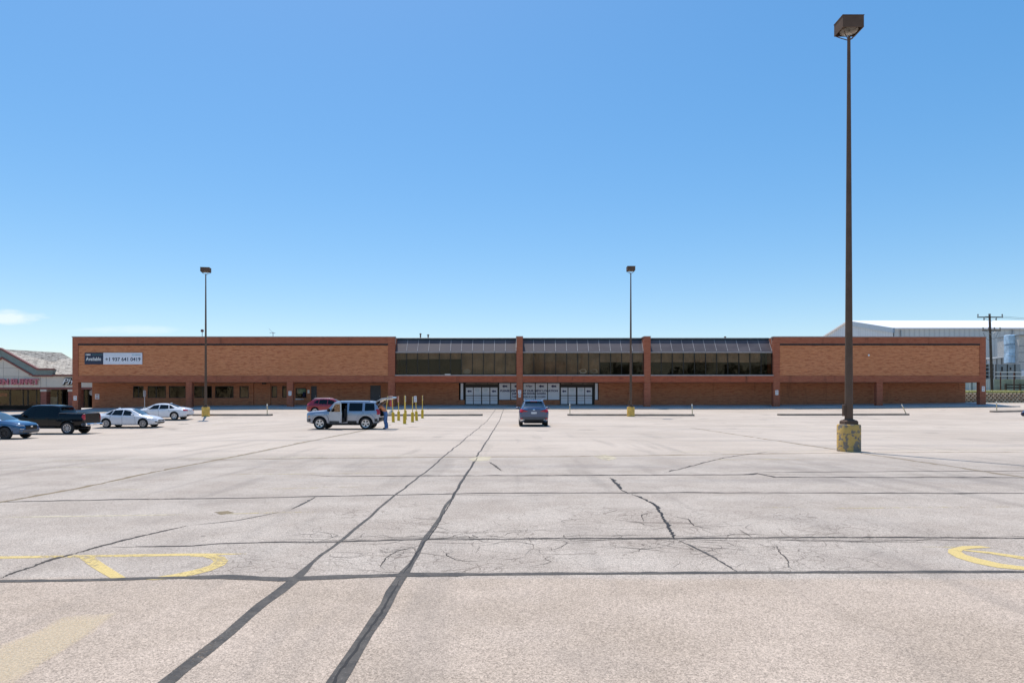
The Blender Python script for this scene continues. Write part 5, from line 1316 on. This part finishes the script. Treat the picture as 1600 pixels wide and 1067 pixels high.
# --- black crew-cab pickup, tail towards the right
st = [(-2.95, .62, 1.10, 1.40, .86, .93, .84), (-2.90, .58, 1.12, 1.42, .93, .98, .90), (-2.0, .52, 1.12, 1.42, .96, 1.01, .92), (-1.30, .50, 1.12, 1.43, .97, 1.02, .93), (-1.27, .50, 1.12, 1.43, .97, 1.02, .93), (-1.20, .50, 1.14, 1.90, .97, 1.02, .72),
      (-.6, .50, 1.14, 1.965, .97, 1.02, .74), (.3, .50, 1.14, 1.97, .97, 1.02, .75), (.72, .50, 1.14, 1.93, .97, 1.02, .75), (1.45, .50, 1.14, 1.36, .97, 1.02, .86), (2.2, .52, 1.10, 1.31, .96, 1.01, .86), (2.75, .55, 1.05, 1.24, .93, .97, .82), (2.95, .62, 1.0, 1.16, .86, .90, .76)]
bed = MB(); bed.box(-2.82, -1.36, -.80, .80, .95, 1.9, 1)
def truck_extra(t, B):
    ends(t, B, -1, [('tail_light', 'red_lens', [(.80, .98), (.965, .98), (.955, 1.34), (.81, 1.34)], .014), ('tailgate_panel', 'gloss_black', [(-.77, .78), (.77, .78), (.77, 1.36), (-.77, 1.36)], .006)])
    ends(t, B, 1, [('headlight', 'headlamp', [(.55, .92), (.88, .92), (.87, 1.04), (.55, 1.04)], .012), ('grille', 'gloss_black', [(-.52, .75), (.52, .75), (.52, 1.06), (-.52, 1.06)], .012)])
    b = MB(); b.cbox(-3.12, -2.92, -.98, .98, .56, .74, .05); b.box(-3.10, -2.8, .86, .985, .57, .73); b.box(-3.10, -2.8, -.985, -.86, .57, .73); o = b.build('rear_bumper', M['chrome'], t)
    b = MB(); b.box(-3.132, -3.121, .55, .85, .60, .69); b.box(-3.132, -3.121, -.85, -.55, .60, .69); b.box(-3.06, -2.86, .986, .992, .60, .70); b.box(-3.06, -2.86, -.992, -.986, .60, .70); b.build('step_pad', M['cladding'], o)
    b = MB(); b.box(-3.134, -3.122, -.16, .16, .64, .74); b.build('number_plate', M['plate'], o)
    b = MB(); b.cbox(-2.86, -1.25, .88, .96, 1.405, 1.445, .01); b.cbox(-2.86, -1.25, -.96, -.88, 1.405, 1.445, .01); b.build('bed_rail', M['grey_clad'], t)
    b = MB(); b.box(-1.262, -1.255, -.62, .62, 1.5, 1.83); b.build('rear_window', M['carglass'], t)
    b = MB(); b.cbox(-1.0, 1.2, .98, 1.08, .42, .48, .01); b.cbox(-1.0, 1.2, -1.08, -.98, .42, .48, .01); b.build('side_step', M['cladding'], t)
    b = MB(); b.tube((-2.7, 0, .42), (1.8, 0, .42), .07); b.tube((-1.85, -.7, .40), (-1.85, .7, .40), .08); b.lathe([(.0, -.15), (.15, -.1), (.15, .1), (.0, .15)], (-1.85, 0, .4), 'y', 12); b.tube((-2.3, .45, .40), (-2.95, .5, .42), .04); b.build('axle', M['cladding'], t)
    for sg in (1, -1):
        for x in (1.85, -1.82):
            b = MB()
            pts = [(x + .52 * math.cos(a), .42 + .52 * math.sin(a)) for a in [math.pi * k / 12 for k in range(13)]]
            for (x0, z0), (x1, z1) in zip(pts, pts[1:]):
                z0 = max(z0, .55); z1 = max(z1, .55); k0 = 1.10; b.add([(x0, sg * (B.side(x0, z0) + .02), z0), (x1, sg * (B.side(x1, z1) + .02), z1), (x + (x1 - x) * k0, sg * (B.side(x1, z1) + .012), .42 + (z1 - .42) * k0), (x + (x0 - x) * k0, sg * (B.side(x0, z0) + .012), .42 + (z0 - .42) * k0)], [(0, 1, 2, 3)])
            b.build('arch_trim', P_black, t)
t, B = car('pickup_truck', 'black crew cab pickup with chrome rear bumper, tail towards the right', 'pickup truck', st, P_black, (1.85, -1.82, .415),
           [[(.42, 1.22), (1.16, 1.20), (.72, 1.74), (.42, 1.86)], [(-.58, 1.22), (.34, 1.22), (.34, 1.86), (-.58, 1.86)], [(-1.10, 1.24), (-.66, 1.22), (-.66, 1.85), (-1.06, 1.82)]], (1.40, .74, .80, .68), None, truck_extra, 'alloy', 9, cuts=[bed],
           seams=[(.38, .55, .38, 1.18), (1.18, .58, 1.2, 1.16), (-.62, .62, -.62, 1.2), (-1.23, .55, -1.23, 1.38)], handles=[(.52, 1.08), (-.48, 1.08)], mirror=(1.02, 1.22), blur=1)
put(t, PX(131, 46) - 2.97, 47.0, 180)
# --- blue crossover cut off by the left edge
def crossover_st(L, H, W, k=1.0):
    h = L / 2; w = W / 2
    return [(-h, .48, .80, .98, w - .24, w - .16, w - .30), (-h + .05, .38, .92, 1.10, w - .12, w - .09, w - .24), (-h + .16, .30, .98, 1.22, w - .06, w - .03, w - .24), (-h + .55, .27, 1.0, H - .11, w - .04, w - .01, w - .34), (-h + .85, .26, 1.0, H - .045, w - .04, w, w - .34),
            (-h + 1.6, .25, .99, H, w - .04, w, w - .33), (-h + 2.35, .25, .98, H - .02, w - .04, w, w - .33), (-h + 2.75, .25, .98, H - .09, w - .04, w, w - .31), (-h + 3.50, .25, .96, 1.10, w - .04, w - .01, w - .17), (h - .55, .26, .88, 1.02, w - .05, w - .02, w - .20),
            (h - .16, .30, .80, .93, w - .10, w - .07, w - .24), (h - .04, .36, .70, .84, w - .20, w - .17, w - .34), (h, .42, .64, .76, w - .27, w - .24, w - .42)]
def cx50_extra(t, B):
    ends(t, B, 1, [('headlight', 'headlamp', [(.52, .76), (.84, .78), (.83, .86), (.54, .83)], .012), ('grille', 'gloss_black', [(-.46, .56), (.46, .56), (.50, .82), (-.50, .82)], .014), ('bumper_skirt', 'grey_clad', [(-.82, .38), (.82, .38), (.84, .53), (-.84, .53)], .014),
                   ('badge', 'chrome', [(-.08, .70), (.08, .70), (.08, .78), (-.08, .78)], .03), ('fog_lamp', 'chrome', [(.62, .58), (.82, .60), (.82, .62), (.62, .60)], .02)])
    ends(t, B, -1, [('tail_light', 'red_lens', [(.5, .92), (.86, .92), (.86, 1.02), (.5, 1.0)], .012)])
L = 4.72; h = L / 2
t, B = car('crossover_car', 'blue crossover with dark wheels, cut off by the left edge of the photo', 'car', crossover_st(L, 1.62, 1.92), P_blue, (h - .93, h - .93 - 2.81, .36),
           [[(-h + 2.25, 1.04), (-h + 3.15, 1.02), (-h + 2.72, 1.40), (-h + 2.25, 1.50)], [(-h + 1.35, 1.05), (-h + 2.17, 1.04), (-h + 2.17, 1.50), (-h + 1.40, 1.50)], [(-h + .78, 1.10), (-h + 1.27, 1.06), (-h + 1.32, 1.48), (-h + .95, 1.44)]],
           (-h + 3.50, -h + 2.72, .72, .60), (-h + .12, -h + .52, .66, .56), cx50_extra, 'alloy_dark', 9, clad=[(h - .45, -h + .4, .28, .50)], sill='cladding', seams=[(-h + 2.2, .5, -h + 2.2, 1.0), (-h + 3.25, .5, -h + 3.22, .98)], handles=[(-h + 2.4, .9)], mirror=(-h + 3.05, 1.06))
put(t, PX(48.0, 41.0) - 2.32, 41.0, 0)

# --- dark SUV seen from behind
def rx_extra(t, B):
    ends(t, B, -1, [('tail_light', 'red_lens', [(.36, .96), (.70, .95), (.86, 1.10), (.66, 1.08)], .014), ('tail_light_tip', 'red_lens', [(.68, .90), (.885, .93), (.86, 1.14), (.70, 1.10)], .02), ('number_plate', 'plate', [(-.17, .82), (.17, .82), (.17, .94), (-.17, .94)], .016),
                    ('rear_skirt', 'cladding', [(-.66, .30), (.66, .30), (.60, .47), (-.60, .47)], .018), ('bumper_panel', 'grey_clad', [(-.80, .47), (.80, .47), (.84, .62), (-.84, .62)], .012), ('reflector', 'red_lens', [(.70, .50), (.84, .50), (.84, .56), (.72, .56)], .03), ('exhaust_trim', 'chrome', [(.55, .40), (.85, .40), (.83, .46), (.60, .46)], .03),
                    ('lamp_trim', 'chrome', [(.40, 1.10), (.68, 1.12), (.70, 1.15), (.40, 1.125)], .014), ('badge', 'chrome', [(-.07, 1.04), (.07, 1.04), (.05, 1.13), (-.05, 1.13)], .012)])
    b = MB(); x = B.xs[0]
    b.add([(-h2 + .62, -.60, 1.655), (-h2 + .62, .60, 1.655), (-h2 + .34, .56, 1.60), (-h2 + .34, -.56, 1.60), (-h2 + .62, -.60, 1.70), (-h2 + .62, .60, 1.70), (-h2 + .34, .56, 1.635), (-h2 + .34, -.56, 1.635)], [(0, 1, 2, 3), (7, 6, 5, 4), (0, 4, 5, 1), (1, 5, 6, 2), (2, 6, 7, 3), (3, 7, 4, 0)]); o = b.build('spoiler', P_slate, t)
    b = MB(); b.box(-h2 + .325, -h2 + .338, -.22, .22, 1.605, 1.632); b.build('brake_light', M['red_lens'], o)
    b = MB()
    for sg in (1, -1): b.path([(-h2 + .75, sg * .60, 1.69), (-h2 + .95, sg * .60, 1.745), (-h2 + 2.3, sg * .60, 1.75), (-h2 + 2.5, sg * .60, 1.70)], .02, 6)
    b.build('roof_rail', M['chrome'], t); b = MB(); b.cbox(-h2 + .9, -h2 + 1.05, -.025, .025, 1.70, 1.77, .01); b.build('roof_fin', P_slate, t)
    b = MB()
    for sg in (1, -1): b.lathe([(.05, 0), (.06, -.1), (.045, -.1), (.04, 0)], (-h2 + .12, sg * .70, .40), 'y', 10)
    b.build('exhaust', M['chrome'], t); b = MB(); b.box(-h2 + .5, h2 - .5, -.6, .6, .21, .30); b.build('underbody', M['black'], t)
L2 = 4.89; h2 = L2 / 2
st = crossover_st(L2, 1.69, 1.90); w = .95
st[:5] = [(-h2, .44, .86, 1.06, .78, .84, .70), (-h2 + .05, .36, .96, 1.16, .86, .90, .72), (-h2 + .14, .30, 1.02, 1.22, .90, .935, .72), (-h2 + .50, .27, 1.02, 1.60, .91, .945, .60), (-h2 + .85, .26, 1.01, 1.66, .91, .95, .61)]
t, B = car('suv', 'dark slate blue SUV seen from behind, standing alone before the entrances', 'car', st, P_slate, (h2 - .98, h2 - .98 - 2.79, .375),
           [[(-h2 + 2.35, 1.07), (-h2 + 3.2, 1.05), (-h2 + 2.78, 1.46), (-h2 + 2.35, 1.57)], [(-h2 + 1.4, 1.08), (-h2 + 2.27, 1.07), (-h2 + 2.27, 1.57), (-h2 + 1.45, 1.56)]], (-h2 + 3.52, -h2 + 2.75, .74, .62), (-h2 + .17, -h2 + .47, .66, .56), rx_extra, 'alloy', 5, clad=[(h2 - .4, -h2 + .45, .28, .40)], mirror=(-h2 + 3.0, 1.10))
put(t, PX(834.3, 43.3), 43.3 + h2 - .05, 90)
# --- red crossover by the pavement
def red_extra(t, B):
    ends(t, B, -1, [('tail_light', 'red_lens', [(.42, .96), (.84, .98), (.83, 1.08), (.44, 1.04)], .012), ('bumper_skirt', 'cladding', [(-.74, .36), (.74, .36), (.78, .54), (-.78, .54)], .014), ('number_plate', 'plate', [(-.17, .78), (.17, .78), (.17, .89), (-.17, .89)], .014)])
    ends(t, B, 1, [('headlight', 'headlamp', [(.48, .76), (.82, .78), (.81, .86), (.5, .82)], .012), ('grille', 'gloss_black', [(-.4, .56), (.4, .56), (.42, .74), (-.42, .74)], .014)])
    b = MB()
    for sg in (1, -1): b.path([(-h3 + .7, sg * .58, 1.60), (-h3 + .85, sg * .58, 1.655), (-h3 + 2.1, sg * .58, 1.665), (-h3 + 2.3, sg * .58, 1.62)], .02, 6)
    b.build('roof_rail', M['alloy'], t)
L3 = 4.45; h3 = L3 / 2; st = crossover_st(L3, 1.62, 1.84)
t, B = car('crossover_car', 'dark red crossover facing right, half hidden behind the silver SUV', 'car', st, P_red, (h3 - .92, h3 - .92 - 2.65, .35),
           [[(-h3 + 2.15, 1.04), (-h3 + 3.05, 1.02), (-h3 + 2.68, 1.38), (-h3 + 2.15, 1.49)], [(-h3 + 1.25, 1.06), (-h3 + 2.07, 1.04), (-h3 + 2.07, 1.49), (-h3 + 1.30, 1.48)], [(-h3 + .72, 1.16), (-h3 + 1.18, 1.08), (-h3 + 1.22, 1.46), (-h3 + .98, 1.42)]],
           (-h3 + 3.46, -h3 + 2.72, .70, .58), (-h3 + .12, -h3 + .5, .64, .54), red_extra, 'alloy', 5, clad=[(h3 - .4, -h3 + .4, .27, .42)], seams=[(-h3 + 2.1, .45, -h3 + 2.1, 1.0)], handles=[(-h3 + 2.3, .92), (-h3 + 1.4, .93)], mirror=(-h3 + 2.95, 1.06))
put(t, PX(478.3, 67.6) + h3, 68.5, -2)
# --- dark blue car just entering at the right edge
t, B = saloon('saloon_car', 'dark blue car of which only one end shows at the right edge of the photo', 4.7, 1.45, 1)
for o in t.children:
    for sl in o.material_slots:
        if sl.material == P_white: sl.link = 'OBJECT'; sl.material = P_dkblue
put(t, PX(1603.5, 57.5) + 2.35, 57.5, 180)

# --- silver boxy SUV, driver's door and tailgate open, facing left
hj = 2.1
st = [(-hj, .55, .92, 1.02, .72, .78, .70), (-hj + .05, .44, 1.0, 1.12, .80, .86, .74), (-hj + .10, .36, 1.02, 1.30, .82, .87, .70), (-hj + .30, .33, 1.02, 1.595, .83, .875, .64), (-hj + .55, .32, 1.02, 1.635, .83, .88, .645), (-hj + 1.6, .31, 1.01, 1.645, .83, .88, .65),
      (-hj + 2.45, .31, 1.0, 1.63, .83, .88, .65), (-hj + 2.65, .31, 1.0, 1.58, .83, .88, .66), (-hj + 3.06, .31, 1.0, 1.12, .83, .875, .78), (-hj + 3.6, .32, .97, 1.075, .83, .87, .78), (hj - .16, .34, .92, 1.035, .81, .855, .76), (hj - .05, .38, .89, 1.005, .78, .82, .73), (hj, .42, .84, .96, .73, .77, .69)]
dx0, dx1 = -hj + 1.86, -hj + 2.90            # front door opening (x), near side is +y when facing left
cab = MB()
P0 = [(dx0 + .02, .44), (dx0 + .30, .40), (dx1 - .05, .40), (dx1 - .02, .95), (dx1 - .10, 1.02), (dx1 - .44, 1.52), (dx0 + .02, 1.52), (dx0 - .0, .9)]
cab.prism([(x, .30, z) for x, z in P0], (0, 1.0, 0), 1)
thru = MB(); thru.prism([(x, -1.2, z) for x, z in [(dx0 + .10, 1.06), (dx1 - .20, 1.06), (dx1 - .50, 1.49), (dx0 + .10, 1.49)]], (0, 1.8, 0), 1)
boot = MB(); boot.prism([(x, -.66, z) for x, z in [(-hj - .3, .74), (-hj + .95, .74), (-hj + .95, 1.50), (-hj + .26, 1.52), (-hj - .3, 1.52)]], (0, 1.32, 0), 1)
def jeep_extra(t, B):
    ends(t, B, 1, [('headlight', 'headlamp', [(.46, .74), (.66, .74), (.66, .90), (.46, .90)], .012), ('grille', 'gloss_black', [(-.40, .72), (.40, .72), (.40, .88), (-.40, .88)], .012), ('bumper_skirt', 'cladding', [(-.78, .42), (.78, .42), (.78, .62), (-.78, .62)], .03)])
    ends(t, B, -1, [('tail_light', 'red_lens', [(.70, .88), (.845, .88), (.82, 1.16), (.70, 1.16)], .016), ('rear_bumper', 'cladding', [(-.79, .46), (.79, .46), (.80, .70), (-.80, .70)], .03)])
    for sg in (1, -1):                                                    # amber marker and lamp sides
        b = MB(); B.side_patch(b, [(hj - .20, .72), (hj - .10, .70), (hj - .10, .78), (hj - .2, .80)], sg, .01); b.build('side_marker', M['amber'], t)
        b = MB(); B.side_patch(b, [(-hj + .02, .86), (-hj + .16, .86), (-hj + .15, 1.14), (-hj + .07, 1.14)], sg, .012); b.build('tail_light', M['red_lens'], t)
    # driver's door swung open, hinge at its front edge
    d = MB(); y = .88; hx = dx1 - .02
    outl = [(-1.0, .42), (-.72, .38), (-.02, .38), (0, .98), (-.06, 1.02), (-1.02, 1.02), (-1.03, .9)]
    d.M = Matrix.Translation((hx, y, 0)) @ Matrix.Rotation(R(-37), 4, 'Z')
    d.prism([(x, -.07, z) for x, z in outl], (0, .09, 0))
    d.prism([(x, -.05, z) for x, z in [(-1.02, 1.022), (-.96, 1.022), (-.95, 1.50), (-1.0, 1.54)]], (0, .05, 0)); d.prism([(x, -.05, z) for x, z in [(-.96, 1.46), (-.50, 1.46), (-.46, 1.52), (-.98, 1.54)]], (0, .048, 0)); d.prism([(x, -.05, z) for x, z in [(-.06, 1.022), (-.13, 1.022), (-.52, 1.46), (-.46, 1.52)]], (0, .046, 0))
    dr = d.build('open_door', P_silver, t, 30)
    g = MB(); g.M = d.M; g.prism([(x, -.03, z) for x, z in [(-.97, 1.02), (-.12, 1.02), (-.5, 1.47), (-.96, 1.47)]], (0, .008, 0)); g.build('window', M['glass'], dr)
    g = MB(); g.M = d.M; g.prism([(x, -.10, z) for x, z in [(-.96, .46), (-.05, .44), (-.05, .96), (-.96, 1.0)]], (0, .028, 0)); g.build('door_card', M['cladding'], dr)
    g = MB(); g.M = d.M; g.box(-.9, -.05, .021, .032, .38, .50); g.build('side_cladding', M['cladding'], dr)
    g = MB(); g.M = d.M; g.cbox(-.92, -.74, .02, .055, .92, .955, .006); g.build('door_handle', P_silver, dr)
    g = MB(); g.M = d.M; g.cbox(-.16, -.06, .03, .22, 1.03, 1.20, .03); g.build('wing_mirror', M['gloss_black'], dr)
    b = MB(); b.cbox(hx - .06, hx + .06, -1.10, -.90, 1.02, 1.18, .03); b.build('wing_mirror', M['gloss_black'], t)
    # seats and wheel seen in the opening
    b = MB(); b.cbox(dx0 + .12, dx0 + .62, .33, .78, .42, .68, .05); b.cbox(dx0 + .05, dx0 + .22, .34, .77, .68, 1.22, .05); b.cbox(dx0 + .05, dx0 + .15, .45, .66, 1.24, 1.40, .03); b.build('seat', M['cladding'], t, 40)
    b = MB()
    for k in range(16):
        a0, a1 = 2 * math.pi * k / 16, 2 * math.pi * (k + 1) / 16; f = lambda a: Vector((dx1 - .30 + .08 * math.sin(a), .48 + .17 * math.cos(a), 1.0 + .16 * math.sin(a))); b.tube(f(a0), f(a1), .014, n=6)
    b.build('steering_wheel', M['cladding'], t)
    # open tailgate
    d = MB(); d.M = Matrix.Translation((-hj + .27, 0, 1.60)) @ Matrix.Rotation(R(22), 4, 'Y')
    prof = [(0, .0), (-.40, .05), (-.50, .03), (-1.0, -.10), (-1.02, -.16), (-.52, -.06), (-.40, -.03), (0, -.05)]
    d.prism([(x, -.70, z) for x, z in prof], (0, 1.40, 0)); tg = d.build('tailgate', P_silver, t, 30)
    g = MB(); g.M = d.M; g.box(-.38, -.05, -.55, .55, -.070, -.058); g.build('tailgate_glass', M['carglass'], tg)
    g = MB(); g.M = d.M; g.add([(-.56, -.6, -.10), (-.98, -.6, -.19), (-.98, .6, -.19), (-.56, .6, -.10), (-.56, -.6, -.08), (-.98, -.6, -.16), (-.98, .6, -.16), (-.56, .6, -.08)], [(0, 1, 2, 3), (7, 6, 5, 4), (0, 4, 5, 1), (1, 5, 6, 2), (2, 6, 7, 3), (3, 7, 4, 0)]); g.build('inner_panel', M['poster'], tg)
    b = MB(); e = d.M @ Vector((-.42, .62, -.07)); b.tube((-hj + .20, .68, 1.30), e, .012, n=6); e2 = d.M @ Vector((-.42, -.62, -.07)); b.tube((-hj + .20, -.68, 1.30), e2, .012, n=6); b.build('gas_strut', M['steel'], t)
    b = MB()
    for sg in (1, -1): b.path([(-hj + .6, sg * .60, 1.645), (-hj + .72, sg * .60, 1.672), (-hj + 2.2, sg * .60, 1.68), (-hj + 2.35, sg * .60, 1.64)], .018, 6)
    b.build('roof_rail', M['cladding'], t); b = MB(); b.box(-hj + .5, hj - .5, -.6, .6, .24, .33); b.build('underbody', M['black'], t)
    for sg in (1, -1):                                                     # squared wheel-arch flares
        for x in (1.34, 1.34 - 2.635):
            b = MB()
            pts = [(x + .44 * math.copysign(min(1, abs(math.cos(a)) * 1.12), math.cos(a)), .36 + .46 * min(1, math.sin(a) * 1.15)) for a in [math.pi * k / 14 for k in range(15)]]
            for (x0, z0), (x1, z1) in zip(pts, pts[1:]):
                if min(z0, z1) < .40: z0, z1 = max(z0, .40), max(z1, .40)
                k = 1.16; o0, o1 = (x + (x0 - x) * k, .36 + (z0 - .36) * k), (x + (x1 - x) * k, .36 + (z1 - .36) * k)
                b.add([(x0, sg * (B.side(x0, z0) + .035), z0), (x1, sg * (B.side(x1, z1) + .035), z1), (o1[0], sg * (B.side(o1[0], o1[1]) + .03), o1[1]), (o0[0], sg * (B.side(o0[0], o0[1]) + .03), o0[1]), (o1[0] + (o1[0] - x) * .04, sg * (B.side(o1[0], o1[1]) - .01), o1[1] + .02), (o0[0] + (o0[0] - x) * .04, sg * (B.side(o0[0], o0[1]) - .01), o0[1] + .02)], [(0, 1, 2, 3), (3, 2, 4, 5)])
            b.build('wheel_arch_flare', P_silver, t)
t, B = car('suv', 'silver boxy SUV with its front door and tailgate open, person at its rear', 'car', st, P_silver, (1.34, 1.34 - 2.635, .35),
           [[(dx0 + .06, 1.06), (dx1 - .14, 1.06), (dx1 - .46, 1.50), (dx0 + .06, 1.51), 1], [(-hj + 1.00, 1.06), (dx0 - .10, 1.06), (dx0 - .10, 1.52), (-hj + 1.00, 1.52)], [(-hj + .28, 1.09), (-hj + .86, 1.07), (-hj + .86, 1.51), (-hj + .34, 1.49)]],
           (-hj + 3.06, -hj + 2.63, .74, .64), None, jeep_extra, 'alloy', 5, clad=[(-hj + 1.32, -hj + 1.84, .33, .50), (-hj + .12, -hj + .34, .45, .62), (hj - .32, hj - .10, .45, .62)], cuts=[cab, thru, boot],
           seams=[(dx0 - .02, .42, dx0 - .02, 1.0), (-hj + .95, .62, -hj + .95, 1.02)], handles=[(dx0 - .22, .94)], crown=.02)
JX, JD = PX(499, 39.1) + 1.34, 40.0
put(t, JX, JD, 180)

# ------------------------------------------------------------------ the person leaning into the open tailgate
def person():
    sc_ = 1.0
    # joints (x towards the car is -x, y across, z up), one connected skeleton
    J = {'pelvis': (0, 0, .90), 'waist': (-.05, 0, 1.02), 'chest': (-.20, 0, 1.20), 'neck': (-.33, 0, 1.33), 'head0': (-.40, 0, 1.38), 'head1': (-.46, 0, 1.46), 'head2': (-.49, 0, 1.52),
         'hipL': (.01, .10, .86), 'kneeL': (.0, .12, .48), 'ankL': (.05, .12, .09), 'toeL': (-.12, .13, .04), 'hipR': (.01, -.10, .86), 'kneeR': (-.05, -.12, .48), 'ankR': (.03, -.13, .09), 'toeR': (-.14, -.14, .04),
         'shL': (-.27, .19, 1.27), 'elL': (-.40, .24, 1.06), 'wrL': (-.62, .18, 1.00), 'paL': (-.69, .17, .99), 'shR': (-.27, -.19, 1.27), 'elR': (-.44, -.25, 1.10), 'wrR': (-.65, -.16, 1.05), 'paR': (-.72, -.15, 1.04)}
    Rr = {'pelvis': .150, 'waist': .135, 'chest': .160, 'neck': .060, 'head0': .075, 'head1': .098, 'head2': .080, 'hip': .098, 'knee': .068, 'ank': .052, 'toe': .040, 'sh': .072, 'el': .047, 'wr': .031, 'pa': .036}
    E = [('pelvis', 'waist'), ('waist', 'chest'), ('chest', 'neck'), ('neck', 'head0'), ('head0', 'head1'), ('head1', 'head2')]
    for s in 'LR': E += [('pelvis', 'hip' + s), ('hip' + s, 'knee' + s), ('knee' + s, 'ank' + s), ('ank' + s, 'toe' + s), ('chest', 'sh' + s), ('sh' + s, 'el' + s), ('el' + s, 'wr' + s), ('wr' + s, 'pa' + s)]
    for s, sg in (('L', 1), ('R', -1)):
        p = Vector(J['pa' + s])
        for k, (l, o) in enumerate(((.07, -.030), (.082, -.010), (.076, .010), (.060, .030))):
            a, c, e = f'f{s}{k}a', f'f{s}{k}b', f'f{s}{k}c'
            J[a] = p + Vector((-.035, o, -.002)); J[c] = p + Vector((-.035 - l * .55, o * 1.15, -.012)); J[e] = p + Vector((-.035 - l * .85, o * 1.2, -.045))
            E += [('pa' + s, a), (a, c), (c, e)]
        a, c = f't{s}a', f't{s}b'; J[a] = p + Vector((.005, -sg * .040, -.008)); J[c] = p + Vector((-.035, -sg * .062, -.022)); E += [('pa' + s, a), (a, c)]
    names = list(J); idx = {n: i for i, n in enumerate(names)}
    me = bpy.data.meshes.new('body'); me.from_pydata([tuple(J[n]) for n in names], [(idx[a], idx[b_]) for a, b_ in E], [])
    ob = bpy.data.objects.new('tmp', me); COL.objects.link(ob)
    ob.modifiers.new('skin', 'SKIN'); sv = me.skin_vertices[0].data
    for n in names:
        k = n.rstrip('LR') if n not in Rr else n
        r = Rr.get(k, .0095 if n[0] == 'f' else .0105)
        sv[idx[n]].radius = (r, r); sv[idx[n]].use_root = (n == 'pelvis')
    ob.modifiers.new('sub', 'SUBSURF').levels = 2
    dg = bpy.context.evaluated_depsgraph_get(); dg.update(); nm = bpy.data.meshes.new_from_object(ob.evaluated_get(dg)); bpy.data.objects.remove(ob)
    nm.materials.clear()
    for k in ('skin', 'shirt', 'jeans', 'shoe'): nm.materials.append(M[k])
    for p in nm.polygons:
        c = p.center
        if c.z < .10: m = 3
        elif c.z < .99 and c.x > -.16: m = 2
        elif c.x > -.335 and c.z > .95: m = 1
        elif c.z > 1.02 and abs(c.y) > .15 and c.x > -.40 and c.z < 1.3: m = 1
        else: m = 0
        p.material_index = m; p.use_smooth = True
    t = thing('person', 'person in faded orange top and blue jeans leaning into the silver SUV', 'person')
    o = link('body', nm, t)
    h = MB(); c = Vector((-.43, 0, 1.47)); rnd = random.Random(2); n = 14; m = 9
    for j in range(m + 1):
        th = math.pi * j / m
        for i in range(n):
            ph = 2 * math.pi * i / n; rr = 1 + .06 * rnd.uniform(-1, 1)
            h.v.append(c + Vector((.118 * math.sin(th) * math.cos(ph) * rr + .02 + (.05 if th > 1.7 else 0), .108 * math.sin(th) * math.sin(ph) * rr, .13 * math.cos(th) * rr)))
    for j in range(m):
        for i in range(n): h.f.append([j * n + i, j * n + (i + 1) % n, (j + 1) * n + (i + 1) % n, (j + 1) * n + i]); h.m.append(0)
    h.build('hair', M['hair'], t, 50)
    f = MB()
    for sg in (1, -1): f.lathe([(.0, -.008), (.012, 0), (.0, .008)], (-.555, sg * .035, 1.455), n=8)
    f.build('eye', M['hair'], t); f = MB(); f.add([(-.55, -.014, 1.42), (-.55, .014, 1.42), (-.582, 0, 1.415), (-.545, 0, 1.46)], [(0, 1, 2), (1, 3, 2), (0, 2, 3), (0, 3, 1)]); f.build('nose', M['skin'], t)
    # loose hem of the jeans
    for sg, x in ((1, .05), (-1, .02)):
        f = MB(); f.tube((x + .005, sg * .122, .035), (x - .012, sg * .122, .36), .072, .066, 14, 0, False); f.tube((x + .005, sg * .122, .035), (x - .012, sg * .122, .36), .069, .062, 14, 0, False); f.build('trouser_leg', M['jeans'], t, 50)
    return t
p = person(); p.location = (JX - (-hj) + .25, JD + .05 - .35, gz(JX + 2.6, JD)); p.scale = (1.03, 1.03, 1.03)

# ------------------------------------------------------------------ the wood across the road behind the viewer (mirrored in the panes and car sides)
b = MB(); rnd = random.Random(21)
x = -150.0
while x < 170:
    H = rnd.uniform(14.5, 17.5) * (.6 if -45 < x < 5 else 1); cx, cy = x, -62 + rnd.uniform(-8, 8); rw = H * rnd.uniform(.32, .45)
    b.tube((cx, cy, 0), (cx + rnd.uniform(-.4, .4), cy, H * .55), .28, .14, 7)
    lobes = [(cx + rnd.gauss(0, rw * .45), cy + rnd.gauss(0, rw * .4), H * rnd.uniform(.38, .86), rw * rnd.uniform(.35, .6)) for _ in range(9)]
    for _ in range(900):
        l = rnd.choice(lobes); d = Vector((rnd.gauss(0, 1), rnd.gauss(0, 1), rnd.gauss(0, .8))).normalized() * l[3] * rnd.uniform(.55, 1.05)
        c = Vector(l[:3]) + d; a = Vector((rnd.uniform(-1, 1), rnd.uniform(-1, 1), rnd.uniform(-1, 1))).normalized() * .34; e = a.cross(Vector((rnd.uniform(-1, 1), rnd.uniform(-1, 1), 1))).normalized() * .3
        b.add([c - a, c + e, c + a, c - e], [(0, 1, 2, 3)], 1)
    x += rnd.uniform(5, 10)
tag(b.build('far_trees', [M['wood'], plain('tree_leaves', (.028, .045, .016), .95, sc=.5, var=.5, spec=.1)], origin=(0, -62, 0)), 'wood across the road, seen only as a dark reflection in the panes', 'trees', kind='stuff')
